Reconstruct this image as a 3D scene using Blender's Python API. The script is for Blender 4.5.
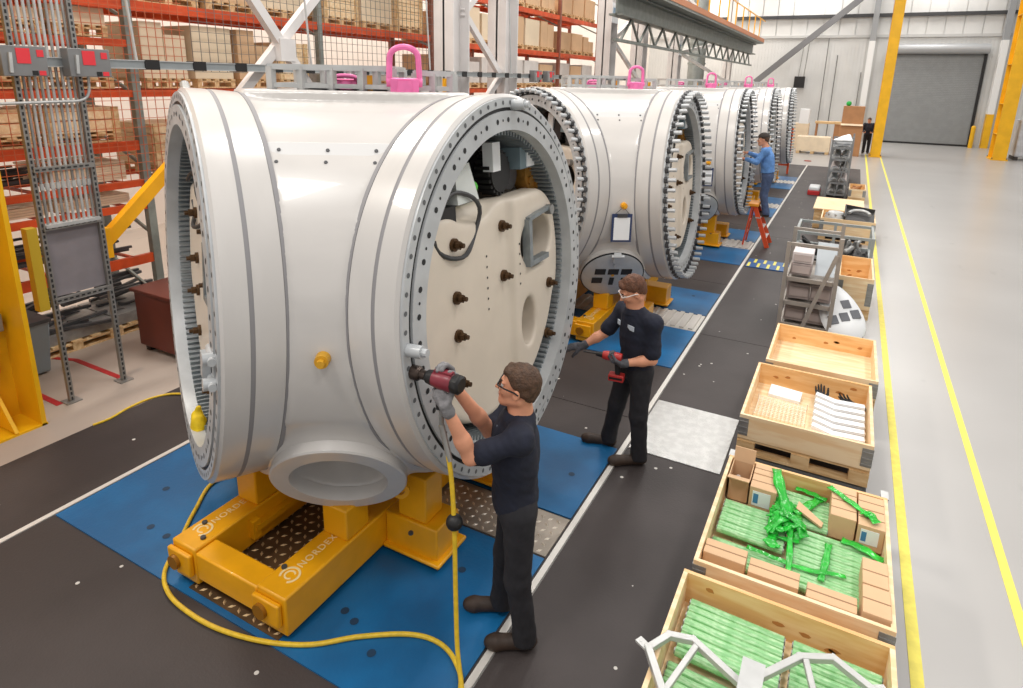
import bpy, math, random
import numpy as np
from mathutils import Vector, Matrix
PI = math.pi
random.seed(7)
scene = bpy.context.scene
COL = scene.collection
for o in list(bpy.data.objects): bpy.data.objects.remove(o)

# ---------------------------------------------------------------- camera
cam_d = bpy.data.cameras.new('camera'); cam = bpy.data.objects.new('camera', cam_d); COL.objects.link(cam)
scene.camera = cam
YAW, PIT, ROL, FPX = math.radians(27.95), math.radians(14.7), math.radians(1.22), 627.0
fw = Vector((-math.sin(YAW)*math.cos(PIT), math.cos(YAW)*math.cos(PIT), -math.sin(PIT)))
rt = Vector((math.cos(YAW), math.sin(YAW), 0)); up = rt.cross(fw)
r2 = rt*math.cos(ROL) + up*math.sin(ROL); u2 = up*math.cos(ROL) - rt*math.sin(ROL)
m = Matrix((r2, u2, -fw)).transposed().to_4x4(); m.translation = Vector((0, 0, 3.3))
cam.matrix_world = m
cam_d.sensor_fit = 'HORIZONTAL'; cam_d.sensor_width = 36.0; cam_d.lens = FPX/1023*36
cam_d.shift_x = 0.0; cam_d.shift_y = (243.0-344.0)/1023
cam_d.clip_start = 0.05; cam_d.clip_end = 200

# ---------------------------------------------------------------- light
W = bpy.data.worlds.new('hall_light'); scene.world = W; W.use_nodes = True
W.node_tree.nodes['Background'].inputs[0].default_value = (1.0, 0.975, 0.95, 1)
W.node_tree.nodes['Background'].inputs[1].default_value = 0.62
def lamp(name, loc, size, power, col=(1, .96, .9)):
    l = bpy.data.lights.new(name, 'AREA'); l.shape = 'RECTANGLE'; l.size, l.size_y = size; l.energy = power; l.color = col
    o = bpy.data.objects.new(name, l); COL.objects.link(o); o.location = loc; return o
for i, x in enumerate((-9.3, -3.0, 3.4)):
    for j in range(7):
        lamp('high_bay_light', (x, -2+7.5*j, 10.5), (1.2, 2.4), (430 if x < -8 else 290) if x < 0 else 225, (1, .93, .84) if x < -8 else (1, .97, .93))
vs = scene.view_settings
vs.view_transform = 'Standard'; vs.look = 'None'; vs.gamma = 1.0; vs.use_curve_mapping = False; vs.exposure = 0.0

# ---------------------------------------------------------------- materials
def lin(c):
    c = c/255.0
    return c/12.92 if c <= .04045 else ((c+.055)/1.055)**2.4
MATS = {}
def mat(name, rgb, rough=.5, metal=0.0, var=.0, scale=6.0, rgb2=None, bump=0.0, bscale=None, spec=.5, coat=0, stretch=None, alpha=1.0, detail=4.0, trans=0.0, vmin=.42, vmax=.62):
    """plain principled surface; rgb2 (or a lighter/darker pair) mixed by object-space noise."""
    if name in MATS: return MATS[name]
    M = bpy.data.materials.new(name); M.use_nodes = True; nt = M.node_tree; b = nt.nodes['Principled BSDF']
    c1 = tuple(lin(v) for v in rgb)+(1,)
    b.inputs['Base Color'].default_value = c1; b.inputs['Roughness'].default_value = rough; b.inputs['Metallic'].default_value = metal
    b.inputs['Specular IOR Level'].default_value = spec; b.inputs['Coat Weight'].default_value = coat
    b.inputs['Alpha'].default_value = alpha; b.inputs['Transmission Weight'].default_value = trans
    if var or rgb2 or bump:
        tc = nt.nodes.new('ShaderNodeTexCoord'); mp = nt.nodes.new('ShaderNodeMapping'); nt.links.new(tc.outputs['Object'], mp.inputs[0])
        if stretch: mp.inputs['Scale'].default_value = stretch
        n = nt.nodes.new('ShaderNodeTexNoise'); n.inputs['Scale'].default_value = scale; n.inputs['Detail'].default_value = detail
        nt.links.new(mp.outputs[0], n.inputs['Vector'])
        if var or rgb2:
            c2 = tuple(lin(v) for v in rgb2)+(1,) if rgb2 else tuple(min(1, v*(1-var)) for v in c1[:3])+(1,)
            r = nt.nodes.new('ShaderNodeValToRGB'); r.color_ramp.elements[0].position = vmin; r.color_ramp.elements[1].position = vmax
            r.color_ramp.elements[0].color = c2; r.color_ramp.elements[1].color = c1
            nt.links.new(n.outputs[0], r.inputs[0]); nt.links.new(r.outputs[0], b.inputs['Base Color'])
        if bump:
            n2 = nt.nodes.new('ShaderNodeTexNoise'); n2.inputs['Scale'].default_value = bscale or scale*4; n2.inputs['Detail'].default_value = 3
            nt.links.new(mp.outputs[0], n2.inputs['Vector'])
            bp = nt.nodes.new('ShaderNodeBump'); bp.inputs['Strength'].default_value = bump; bp.inputs['Distance'].default_value = .02
            nt.links.new(n2.outputs[0], bp.inputs['Height']); nt.links.new(bp.outputs[0], b.inputs['Normal'])
    MATS[name] = M; return M
def speckle(M, rgb, scale=60, thr=.04):
    """tiny light chips scattered on a dark surface"""
    nt = M.node_tree; b = nt.nodes['Principled BSDF']; src = b.inputs['Base Color'].links[0].from_socket
    tc = nt.nodes.new('ShaderNodeTexCoord'); v = nt.nodes.new('ShaderNodeTexVoronoi'); v.inputs['Scale'].default_value = scale
    nt.links.new(tc.outputs['Object'], v.inputs['Vector'])
    a = nt.nodes.new('ShaderNodeMath'); a.operation = 'LESS_THAN'; a.inputs[1].default_value = .13; nt.links.new(v.outputs['Distance'], a.inputs[0])
    sp = nt.nodes.new('ShaderNodeSeparateColor'); nt.links.new(v.outputs['Color'], sp.inputs[0])
    c = nt.nodes.new('ShaderNodeMath'); c.operation = 'LESS_THAN'; c.inputs[1].default_value = thr; nt.links.new(sp.outputs[0], c.inputs[0])
    mu = nt.nodes.new('ShaderNodeMath'); mu.operation = 'MULTIPLY'; nt.links.new(a.outputs[0], mu.inputs[0]); nt.links.new(c.outputs[0], mu.inputs[1])
    mx = nt.nodes.new('ShaderNodeMixRGB'); nt.links.new(mu.outputs[0], mx.inputs[0]); nt.links.new(src, mx.inputs[1])
    mx.inputs[2].default_value = tuple(lin(k) for k in rgb)+(1,); nt.links.new(mx.outputs[0], b.inputs['Base Color'])

WHITE = mat('hub_white_paint', (206, 202, 198), .28, 0, .07, 1.3, coat=.25, stretch=(1, 1, 3))
WHITE2 = mat('ring_grey_white', (194, 197, 199), .35, .1, .12, 5)
GREY_IN = mat('gear_steel_grey', (150, 158, 162), .4, .45, .2, 8)
DARKHOLE = mat('dark_hole', (38, 38, 40), .7)
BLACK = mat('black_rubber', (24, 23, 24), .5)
SEAL = mat('grey_sealant', (138, 136, 138), .6)
CREAM = mat('cream_cast_paint', (224, 212, 196), .4, 0, .06, 3)
YEL = mat('yellow_steel_paint', (243, 172, 12), .38, 0, .14, 3, coat=.15)
YEL2 = mat('yellow_column_paint', (238, 180, 18), .4, 0, .12, 2)
ORANGE = mat('orange_rack_paint', (222, 84, 34), .45, 0, .22, 4)
GALV = mat('galvanised_steel', (165, 165, 163), .42, .55, .2, 9)
GALVL = mat('light_galvanised', (196, 197, 196), .42, .35, .12, 7)
STEELD = mat('dark_steel', (84, 84, 86), .5, .4, .25, 8)
BRONZE = mat('brown_bolt', (92, 66, 40), .45, .5, .3, 20)
BRASS = mat('brass_gear', (176, 128, 58), .4, .5, .25, 14)
PINK = mat('pink_paint', (240, 120, 178), .4, 0, .12, 10)
WOOD = mat('pine_board', (246, 222, 184), .6, 0, 0, 2.2, (236, 202, 156), stretch=(1.2, 9, 9), bump=.05)
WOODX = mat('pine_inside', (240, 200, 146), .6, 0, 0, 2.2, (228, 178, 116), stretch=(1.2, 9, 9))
PALLET = mat('pallet_wood', (228, 198, 152), .7, 0, 0, 4, (206, 168, 118), stretch=(1, 5, 5))
CARD = mat('cardboard', (220, 182, 142), .7, 0, .08, 3)
CARDD = mat('brown_cardboard', (176, 126, 84), .7, 0, .1, 3)
CARDL = mat('pale_carton', (236, 216, 186), .7, 0, .08, 3)
WHITEP = mat('white_plastic', (236, 238, 240), .4, 0, .04, 4)
PAPER = mat('paper', (238, 240, 242), .7)
REDL = mat('red_label', (222, 52, 62), .5)
NAVY = mat('navy_shirt', (27, 31, 48), .85, 0, .2, 18, bump=.15, bscale=30)
TROUS = mat('charcoal_trousers', (38, 37, 42), .9, 0, .2, 14, bump=.15, bscale=30)
BOOT = mat('brown_boot', (62, 46, 36), .6, 0, .3, 20)
SOLE = mat('boot_sole', (88, 72, 56), .7)
SKIN = mat('skin', (226, 160, 128), .5, 0, .12, 9, spec=.3)
LIPS = mat('lips', (190, 106, 92), .5)
BROWH = mat('brow_hair', (74, 52, 38), .8)
HAIR = mat('brown_hair', (86, 60, 42), .65, 0, .35, 40, bump=.5, bscale=90)
HAIRR = mat('auburn_hair', (104, 64, 42), .65, 0, .35, 40, bump=.5, bscale=90)
GLOVE = mat('grey_glove', (138, 136, 138), .8, 0, .3, 30, bump=.3, bscale=80)
GLOVED = mat('dark_glove', (84, 84, 90), .8, 0, .3, 30, bump=.3, bscale=80)
EYEW = mat('eye_white', (235, 232, 228), .3)
BLUE = mat('blue_mat', (12, 106, 162), .45, 0, 0, 1.2, (14, 86, 134), bump=.1, bscale=40)
RUBBER = mat('dark_rubber_mat', (62, 55, 54), .6, 0, 0, .9, (52, 45, 44), bump=.12, bscale=60)
speckle(RUBBER, (200, 196, 190), 9, .10)
TOOLR = mat('maroon_tool', (128, 44, 56), .35, 0, .15, 12)
HOSE = mat('yellow_hose', (226, 188, 44), .45, 0, .15, 30)
GREENT = mat('green_sleeve', (184, 222, 174), .4, 0, 0, 7, (136, 196, 132), stretch=(1.2, 9, 9), coat=.2)
GREENF = mat('green_film', (40, 214, 62), .25, 0, .3, 9, alpha=.78, coat=.4)

# ---------------------------------------------------------------- mesh helpers
def frame(n):
    n = Vector(n).normalized()
    a = Vector((0, 0, 1)) if abs(n.z) < .95 else Vector((1, 0, 0))
    t = a.cross(n).normalized(); return t, n.cross(t), n
class MB:
    def __init__(s): s.v, s.f, s.mi, s.cur = [], [], [], 0
    def mat(s, i): s.cur = i; return s
    def add(s, vs, fs):
        b = len(s.v); s.v += [tuple(v) for v in vs]
        for f in fs: s.f.append([b+i for i in f]); s.mi.append(s.cur)
        return s
    def box(s, x0, x1, y0, y1, z0, z1):
        return s.hexa([(x0, y0, z0), (x1, y0, z0), (x1, y1, z0), (x0, y1, z0)], [(x0, y0, z1), (x1, y0, z1), (x1, y1, z1), (x0, y1, z1)])
    def hexa(s, lo, hi):
        return s.add(list(lo)+list(hi), [(3, 2, 1, 0), (4, 5, 6, 7), (0, 1, 5, 4), (1, 2, 6, 5), (2, 3, 7, 6), (3, 0, 4, 7)])
    def bar(s, p, q, w, h, roll=0.0, upv=None):
        """rectangular bar p-q, w wide, h tall"""
        p, q = Vector(p), Vector(q); d = (q-p).normalized()
        u = Vector(upv) if upv else (Vector((0, 0, 1)) if abs(d.z) < .97 else Vector((0, 1, 0)))
        a = d.cross(u).normalized(); b = a.cross(d).normalized()
        if roll: a, b = a*math.cos(roll)+b*math.sin(roll), b*math.cos(roll)-a*math.sin(roll)
        a, b = a*w/2, b*h/2
        return s.hexa([p-a-b, p+a-b, p+a+b, p-a+b], [q-a-b, q+a-b, q+a+b, q-a+b])
    def obox(s, c, ax, ay, az):
        c, ax, ay, az = map(Vector, (c, ax, ay, az))
        return s.hexa([c-ax-ay-az, c+ax-ay-az, c+ax+ay-az, c-ax+ay-az], [c-ax-ay+az, c+ax-ay+az, c+ax+ay+az, c-ax+ay+az])
    def cyl(s, p, q, r0, r1=None, n=12, caps=True):
        r1 = r0 if r1 is None else r1
        p, q = Vector(p), Vector(q); t, b, _ = frame(q-p); vs = []
        for c, r in ((p, r0), (q, r1)):
            for i in range(n):
                a = 2*PI*i/n; vs.append(c+t*(r*math.cos(a))+b*(r*math.sin(a)))
        fs = [(i, (i+1) % n, n+(i+1) % n, n+i) for i in range(n)]
        if caps: fs += [tuple(range(n))[::-1], tuple(range(n, 2*n))]
        return s.add(vs, fs)
    def tube(s, pts, r, n=8):
        pts = [Vector(p) for p in pts]; vs, fs = [], []; t0 = None
        for i, p in enumerate(pts):
            d = (pts[min(i+1, len(pts)-1)]-pts[max(i-1, 0)]).normalized()
            if t0 is None: t0, _, _ = frame(d)
            t = (t0-d*t0.dot(d)).normalized(); t0 = t; b = d.cross(t)
            for k in range(n):
                a = 2*PI*k/n; vs.append(p+t*(r*math.cos(a))+b*(r*math.sin(a)))
        for i in range(len(pts)-1):
            for k in range(n): fs.append((i*n+k, i*n+(k+1) % n, (i+1)*n+(k+1) % n, (i+1)*n+k))
        fs += [tuple(range(n))[::-1], tuple(range((len(pts)-1)*n, len(pts)*n))]
        return s.add(vs, fs)
    def lathe(s, prof, O, N, n=96, U=None, a0=0, a1=2*PI, closed=True):
        """profile of (r, h) turned about the axis N through O"""
        O = Vector(O); t, b, nn = frame(N); full = abs(a1-a0-2*PI) < 1e-6; cnt = n if full else n+1; vs, fs = [], []; m_ = len(prof)
        for i in range(cnt):
            a = a0+(a1-a0)*i/n; e = t*math.cos(a)+b*math.sin(a)
            for r, h in prof: vs.append(O+e*r+nn*h)
        for i in range(n):
            j = (i+1) % cnt
            for k in range(m_ if closed else m_-1):
                l = (k+1) % m_; fs.append((i*m_+k, j*m_+k, j*m_+l, i*m_+l))
        if closed and not full: fs += [tuple(range(m_)), tuple(range((cnt-1)*m_, cnt*m_))[::-1]]
        return s.add(vs, fs)
    def disc(s, O, N, r, n=10, ring=None):
        O = Vector(O); t, b, nn = frame(N)
        vs = [O+t*(r*math.cos(2*PI*i/n))+b*(r*math.sin(2*PI*i/n)) for i in range(n)]
        return s.add(vs, [tuple(range(n))])
    def prism(s, poly, O, ax, ay, az):
        """2-D outline extruded along az"""
        O, ax, ay, az = map(Vector, (O, ax, ay, az)); n = len(poly)
        vs = [O+ax*p[0]+ay*p[1] for p in poly]; vs += [v+az for v in vs]
        return s.add(vs, [tuple(range(n))[::-1], tuple(range(n, 2*n))]+[(i, (i+1) % n, n+(i+1) % n, n+i) for i in range(n)])
    def sphere(s, c, r, n=12, m_=8):
        c = Vector(c); rr = (r, r, r) if not hasattr(r, '__len__') else r; vs = [c+Vector((0, 0, rr[2]))]
        for j in range(1, m_):
            for i in range(n):
                a, p = 2*PI*i/n, PI*j/m_; vs.append(c+Vector((rr[0]*math.sin(p)*math.cos(a), rr[1]*math.sin(p)*math.sin(a), rr[2]*math.cos(p))))
        vs.append(c-Vector((0, 0, rr[2]))); L = len(vs)-1
        fs = [(0, 1+i, 1+(i+1) % n) for i in range(n)]
        for j in range(m_-2):
            for i in range(n): fs.append((1+j*n+i, 1+(j+1)*n+i, 1+(j+1)*n+(i+1) % n, 1+j*n+(i+1) % n))
        fs += [(L, 1+(m_-2)*n+(i+1) % n, 1+(m_-2)*n+i) for i in range(n)]
        return s.add(vs, fs)
    def build(s, name, mats, parent=None, smooth=True, bevel=0.0, angle=.62, fix=True):
        me = bpy.data.meshes.new(name); me.from_pydata(s.v, [], s.f)
        for m_ in (mats if isinstance(mats, (list, tuple)) else [mats]): me.materials.append(m_)
        if any(s.mi): me.polygons.foreach_set('material_index', s.mi)
        if fix:
            import bmesh
            bm = bmesh.new(); bm.from_mesh(me); bmesh.ops.recalc_face_normals(bm, faces=bm.faces); bm.to_mesh(me); bm.free()
        if smooth:
            me.polygons.foreach_set('use_smooth', [True]*len(me.polygons)); me.set_sharp_from_angle(angle=angle)
        me.update(); o = bpy.data.objects.new(name, me); COL.objects.link(o)
        if parent: o.parent = parent
        if bevel:
            b = o.modifiers.new('edge', 'BEVEL'); b.width = bevel; b.segments = 2; b.limit_method = 'ANGLE'
        return o
def tag(o, label=None, cat=None, group=None, kind=None):
    for k, v in (('label', label), ('category', cat), ('group', group), ('kind', kind)):
        if v: o[k] = v
    return o
def thing(name, label, cat, loc=(0, 0, 0), rz=0.0, group=None):
    o = bpy.data.objects.new(name, None); COL.objects.link(o); o.location = loc; o.rotation_euler = (0, 0, rz); o.empty_display_size = .1
    return tag(o, label, cat, group)
KIDS = {}
def copy_tree(o, parent=None):
    c = o.copy(); COL.objects.link(c)
    if parent: c.parent = parent
    for ch in [x for x in bpy.data.objects if x.parent == o]: copy_tree(ch, c)
    return c
def dup(o, loc, label, rz=None):
    c = copy_tree(o); c.location = loc; c['label'] = label
    if rz is not None: c.rotation_euler = (0, 0, rz)
    return c
def struct(mb, name, m_, **k): return tag(mb.build(name, m_, **k), kind='structure')
def mesh_text(tc, name, m_):
    to = bpy.data.objects.new(name, tc); COL.objects.link(to); bpy.context.view_layer.update()
    me = bpy.data.meshes.new_from_object(to.evaluated_get(bpy.context.evaluated_depsgraph_get())); bpy.data.objects.remove(to)
    me.materials.clear(); me.materials.append(m_); o = bpy.data.objects.new(name, me); COL.objects.link(o); return o
ORD = ['first', 'second', 'third', 'fourth', 'fifth', 'sixth', 'seventh', 'eighth', 'ninth', 'tenth', 'eleventh', 'twelfth', 'thirteenth', 'fourteenth', 'fifteenth', 'sixteenth']

# ---------------------------------------------------------------- signed distance modelling (smooth continuous bodies)
class SDF:
    def __init__(s, lo, hi, h):
        s.lo = np.array(lo, float); s.h = h; s.n = np.ceil((np.array(hi)-s.lo)/h).astype(int)+1
        s.F = np.full(s.n, 9.0, np.float32)
    def grid(s, lo, hi):
        a = np.clip(np.floor((np.array(lo)-s.lo)/s.h).astype(int), 0, s.n-1); b = np.clip(np.ceil((np.array(hi)-s.lo)/s.h).astype(int)+1, 1, s.n)
        if (b <= a).any(): return None, None
        ax = [s.lo[i]+s.h*np.arange(a[i], b[i]) for i in range(3)]
        return tuple(slice(a[i], b[i]) for i in range(3)), np.meshgrid(*ax, indexing='ij')
    def put(s, lo, hi, fn, k=0.0, op='u'):
        mg = (3*s.h+k); sl, g = s.grid(np.array(lo)-mg, np.array(hi)+mg)
        if sl is None: return s
        d = fn(*g).astype(np.float32); A = s.F[sl]
        if op == 'u':
            s.F[sl] = np.minimum(A, d) if k <= 0 else np.minimum(A, d)-np.maximum(k-np.abs(A-d), 0)**2/(4*k)
        else:
            s.F[sl] = np.maximum(A, -d) if k <= 0 else np.maximum(A, -d)+np.maximum(k-np.abs(A+d), 0)**2/(4*k)
        return s
    def cone(s, a, b, ra, rb=None, k=0.0, op='u', grow=0.0):
        a, b = np.array(a, float), np.array(b, float); rb = ra if rb is None else rb; ra, rb = ra+grow, rb+grow; ab = b-a; L = ab@ab+1e-12
        def fn(X, Y, Z):
            t = np.clip(((X-a[0])*ab[0]+(Y-a[1])*ab[1]+(Z-a[2])*ab[2])/L, 0, 1)
            return np.sqrt((X-a[0]-t*ab[0])**2+(Y-a[1]-t*ab[1])**2+(Z-a[2]-t*ab[2])**2)-(ra+t*(rb-ra))
        r = max(ra, rb); return s.put(np.minimum(a, b)-r, np.maximum(a, b)+r, fn, k, op)
    def ell(s, c, r, R=None, k=0.0, op='u', grow=0.0):
        c = np.array(c, float); r = np.array(r, float)+grow; R = np.eye(3) if R is None else np.array(R, float); m_ = r.max()
        def fn(X, Y, Z):
            P = np.stack([X-c[0], Y-c[1], Z-c[2]], -1)@R.T
            q = np.sqrt(((P/r)**2).sum(-1)); g = np.sqrt(((P/(r*r))**2).sum(-1))+1e-9
            return q*(q-1)/g
        return s.put(c-m_, c+m_, fn, k, op)
    def noise(s, amp, freq, seed=0, vec=None):
        rng = np.random.RandomState(seed); ax = [s.lo[i]+s.h*np.arange(s.n[i]) for i in range(3)]
        X, Y, Z = np.meshgrid(*ax, indexing='ij', sparse=True); T = 0
        for _ in range(5):
            w = rng.randn(3)*freq
            if vec is not None: w = w*np.array(vec)
            T = T+np.sin(X*w[0]+Y*w[1]+Z*w[2]+rng.rand()*6.28)
        s.F += (amp*T/3).astype(np.float32); return s
    def cut(s, p, n):
        """keep only the side n points away from"""
        p, n = np.array(p, float), np.array(n, float); n = n/np.linalg.norm(n)
        ax = [s.lo[i]+s.h*np.arange(s.n[i]) for i in range(3)]; X, Y, Z = np.meshgrid(*ax, indexing='ij', sparse=True)
        s.F = np.maximum(s.F, ((X-p[0])*n[0]+(Y-p[1])*n[1]+(Z-p[2])*n[2]).astype(np.float32)); return s
    def mesh(s, name, mats, parent=None, pick=None):
        F = s.F; S = F < 0; nx, ny, nz = F.shape
        cs = [(i, j, k) for i in (0, 1) for j in (0, 1) for k in (0, 1)]
        cnt = sum(S[i:nx-1+i, j:ny-1+j, k:nz-1+k].astype(np.int8) for i, j, k in cs)
        act = (cnt > 0) & (cnt < 8); idx = np.argwhere(act); ids = np.full(act.shape, -1, np.int64); ids[act] = np.arange(len(idx))
        val = np.stack([F[idx[:, 0]+i, idx[:, 1]+j, idx[:, 2]+k] for i, j, k in cs], 1); C = np.array(cs, float)
        P = np.zeros((len(idx), 3)); N = np.zeros(len(idx))
        for a in range(8):
            for b in range(a+1, 8):
                if abs(C[a]-C[b]).sum() != 1: continue
                fa, fb = val[:, a], val[:, b]; m_ = (fa < 0) != (fb < 0); t = np.where(m_, fa/np.where(m_, fa-fb, 1), 0)
                P += m_[:, None]*(C[a]+t[:, None]*(C[b]-C[a])); N += m_
        V = s.lo+s.h*(idx+P/N[:, None]); quads = []
        for ax in range(3):
            sh = [slice(None)]*3; s0, s1 = list(sh), list(sh); s0[ax] = slice(0, -1); s1[ax] = slice(1, None)
            A, B = S[tuple(s0)], S[tuple(s1)]; e = np.argwhere(A != B); o1, o2 = [(1, 2), (2, 0), (0, 1)][ax]
            e = e[(e[:, o1] > 0) & (e[:, o2] > 0) & (e[:, o1] < F.shape[o1]-1) & (e[:, o2] < F.shape[o2]-1)]
            if not len(e): continue
            def cid(d1, d2):
                q = e.copy(); q[:, o1] += d1; q[:, o2] += d2; return ids[q[:, 0], q[:, 1], q[:, 2]]
            Q = np.stack([cid(-1, -1), cid(0, -1), cid(0, 0), cid(-1, 0)], 1); fl = ~A[e[:, 0], e[:, 1], e[:, 2]]
            Q[fl] = Q[fl][:, ::-1]; quads.append(Q)
        Q = np.concatenate(quads); Q = Q[(Q >= 0).all(1)]
        me = bpy.data.meshes.new(name); me.from_pydata(V.tolist(), [], Q.tolist())
        for m_ in (mats if isinstance(mats, (list, tuple)) else [mats]): me.materials.append(m_)
        if pick is not None: me.polygons.foreach_set('material_index', pick(V[Q].mean(1)).astype(np.int32))
        me.polygons.foreach_set('use_smooth', [True]*len(me.polygons)); me.update()
        o = bpy.data.objects.new(name, me); COL.objects.link(o)
        if parent: o.parent = parent
        return o
# ================================================================ the hall
def floor_mat(name, rgb, rgb2, rough):
    M = mat(name, rgb, rough, 0, 0, .35, rgb2, bump=.02, bscale=30, vmin=.3, vmax=.7); nt = M.node_tree; b = nt.nodes['Principled BSDF']
    src = b.inputs['Base Color'].links[0].from_socket; tc = nt.nodes.new('ShaderNodeTexCoord'); mp = nt.nodes.new('ShaderNodeMapping'); mp.inputs['Scale'].default_value = (2.2, .8, 1); nt.links.new(tc.outputs['Object'], mp.inputs[0])
    n = nt.nodes.new('ShaderNodeTexNoise'); n.inputs['Scale'].default_value = 1.1; n.inputs['Detail'].default_value = 6; nt.links.new(mp.outputs[0], n.inputs['Vector'])   # tyre scuffs
    r = nt.nodes.new('ShaderNodeValToRGB'); r.color_ramp.elements[0].position = .66; r.color_ramp.elements[1].position = .74; r.color_ramp.elements[0].color = (0, 0, 0, 1); r.color_ramp.elements[1].color = (.45, .45, .45, 1); nt.links.new(n.outputs[0], r.inputs[0])
    mx = nt.nodes.new('ShaderNodeMixRGB'); nt.links.new(r.outputs[0], mx.inputs[0]); nt.links.new(src, mx.inputs[1]); mx.inputs[2].default_value = (.22, .22, .22, 1); nt.links.new(mx.outputs[0], b.inputs['Base Color']); return M
FL = floor_mat('polished_concrete', (176, 174, 172), (164, 162, 160), .3)
FW = floor_mat('worn_concrete', (186, 172, 160), (158, 146, 136), .45)
f = MB(); f.mat(0).box(-6.0, 16, -4, 45.6, -.3, 0.0); f.mat(1).box(-13.4, -6.0, -4, 45.6, -.3, 0.0)
struct(f, 'floor', [FL, FW])
WALLM = mat('ribbed_wall_panel', (214, 214, 212), .5, 0, .05, 1)
wall = MB(); y = 45.0
wall.mat(0).box(-13.4, 16, y+.08, y+.4, 0, 15)
for i in range(150):                                           # ribbed metal sheet below the seam line
    x = -13.2+.19*i
    if 1.45 < x < 6.1: 
        wall.box(x, x+.15, y+.06, y+.09, 5.6, 6.15); continue
    wall.box(x, x+.15, y+.06, y+.09, 0, 6.15)
for i in range(33): wall.box(-13.2+.9*i, -13.2+.9*i+.84, y+.02, y+.09, 6.25, 15)
struct(wall, 'wall_back', WALLM)
b = MB().box(-13.4, 16, y-.06, y+.05, 6.12, 6.28); struct(b, 'trim_1', mat('wall_flashing', (188, 188, 186), .5))
b = MB().box(-13.4, 16, y-.25, y+.02, 7.28, 7.46); struct(b, 'trim_2', mat('dark_girt', (56, 56, 58), .5))
b = MB().box(-13.4, 16, y-.2, y+.02, 8.9, 9.1); struct(b, 'trim_3', mat('grey_girt', (150, 150, 150), .5))
wl = MB().box(-13.6, -13.3, -4, 45.4, 0, 15); struct(wl, 'wall_left', mat('left_wall_paint', (236, 228, 220), .6, 0, .05, 1))
# roll-up door
DOOR = mat('roller_door_slats', (140, 142, 142), .5, .1, .08, 3)
dr = MB()
for i in range(54): z = .05+.098*i; dr.hexa([(1.45, y-.10, z), (6.0, y-.10, z), (6.0, y-.02, z), (1.45, y-.02, z)], [(1.45, y-.08, z+.095), (6.0, y-.08, z+.095), (6.0, y-.02, z+.095), (1.45, y-.02, z+.095)])
d1 = tag(dr.build('door_1', DOOR), kind='structure')
MB().cyl((1.3, y-.35, 5.45), (6.15, y-.35, 5.45), .28, n=24).build('roll_hood', mat('hood_grey', (176, 178, 180), .4, .2), d1)
g = MB().box(5.98, 6.12, y-.2, y, 0, 5.3).box(1.33, 1.47, y-.2, y, 0, 5.3); g.build('guide_rail', BLACK, d1)
MB().box(1.45, 6.0, y-.14, y-.02, 0, .1).build('bottom_bar', BLACK, d1)
# steel posts of the wall, painted white with yellow feet below
for i, (x, n_) in enumerate(((.35, 'column_left_of_door'), (6.75, 'column_right_of_door'))):
    c = MB().box(x-.14, x+.14, y-.5, y-.1, 0, 5.9); c.box(x-.16, x+.16, y-.55, y-.5, 1.9, 5.9).box(x-.16, x+.16, y-.1, y-.05, 0, 5.9)
    o = struct(c, 'column', mat('white_post_paint', (230, 230, 228), .45))
    MB().box(x-.17, x+.17, y-.57, y-.08, 0, 1.9).build('yellow_guard', YEL2, o)
    MB().box(x-.15, x+.15, y-.5, y-.1, 5.9, 15).build('grey_upper_post', mat('grey_post', (150, 152, 154), .5), o)
tag(MB().cyl((6.05, y-.9, 0), (6.05, y-.9, 1.15), .11, n=16).sphere((6.05, y-.9, 1.15), .11).build('bollard', YEL2), 'yellow bollard at the right foot of the grey roller door', 'bollard')
# crane columns, yellow, each an H section with foot plate and battens
def crane_column(x, y0, label, w=.42, d=.95, h=12.5):
    r = thing('crane_column', label, 'column', (x, y0, 0)); c = MB()
    for s in (-1, 1): c.box(-w/2, w/2, s*d/2-.03, s*d/2+.03, .06, h)
    c.box(-.02, .02, -d/2, d/2, .06, h); c.build('shaft', YEL2, r)
    MB().box(-w/2-.06, w/2+.06, -d/2-.08, d/2+.08, 0, .06).build('foot_plate', YEL2, r)
    b = MB()
    for z in (1.2, 2.6, 4.4, 6.6, 8.8): b.box(-w/2, w/2, -d/2, d/2, z, z+.03)
    b.build('stiffener', YEL2, r)
    m2 = MB()
    for sx in (-1, 1):
        for sy in (-1, 1): m2.cyl((sx*(w/2+.01), sy*(d/2+.04), .06), (sx*(w/2+.01), sy*(d/2+.04), .12), .025, n=6)
    m2.build('anchor_bolt', STEELD, r); return r
crane_column(1.15, 35.4, 'tall yellow crane column standing in front of the grey roller door')
crane_column(6.35, 37.9, 'yellow crane column with open web, right of the roller door', .55, 1.1)
# floor paint
LN = mat('yellow_line_paint', (240, 226, 96), .5, 0, .12, 14, detail=8)
RD = mat('red_line_paint', (176, 34, 36), .5, 0, .2, 12)
def stripe(pts, w, m_, name='floor_line'):
    s = MB()
    for (x0, y0), (x1, y1) in zip(pts[:-1], pts[1:]):
        dx, dy = x1-x0, y1-y0; L = math.hypot(dx, dy); px, py = -dy/L*w/2, dx/L*w/2
        s.hexa([(x0+px, y0+py, 0), (x0-px, y0-py, 0), (x1-px, y1-py, 0), (x1+px, y1+py, 0)], [(x0+px, y0+py, .004), (x0-px, y0-py, .004), (x1-px, y1-py, .004), (x1+px, y1+py, .004)])
    return tag(s.build(name, m_, smooth=False), kind='structure')
stripe([(.765, -3), (.765, 36)], .07, LN); stripe([(1.385, -3), (1.385, 40)], .06, LN)
stripe([(-9.2, 3.0), (-7.65, 3.57), (-6.75, 3.57)], .06, RD); stripe([(-7.3, 2.92), (-6.7, 2.92)], .06, RD)
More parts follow.
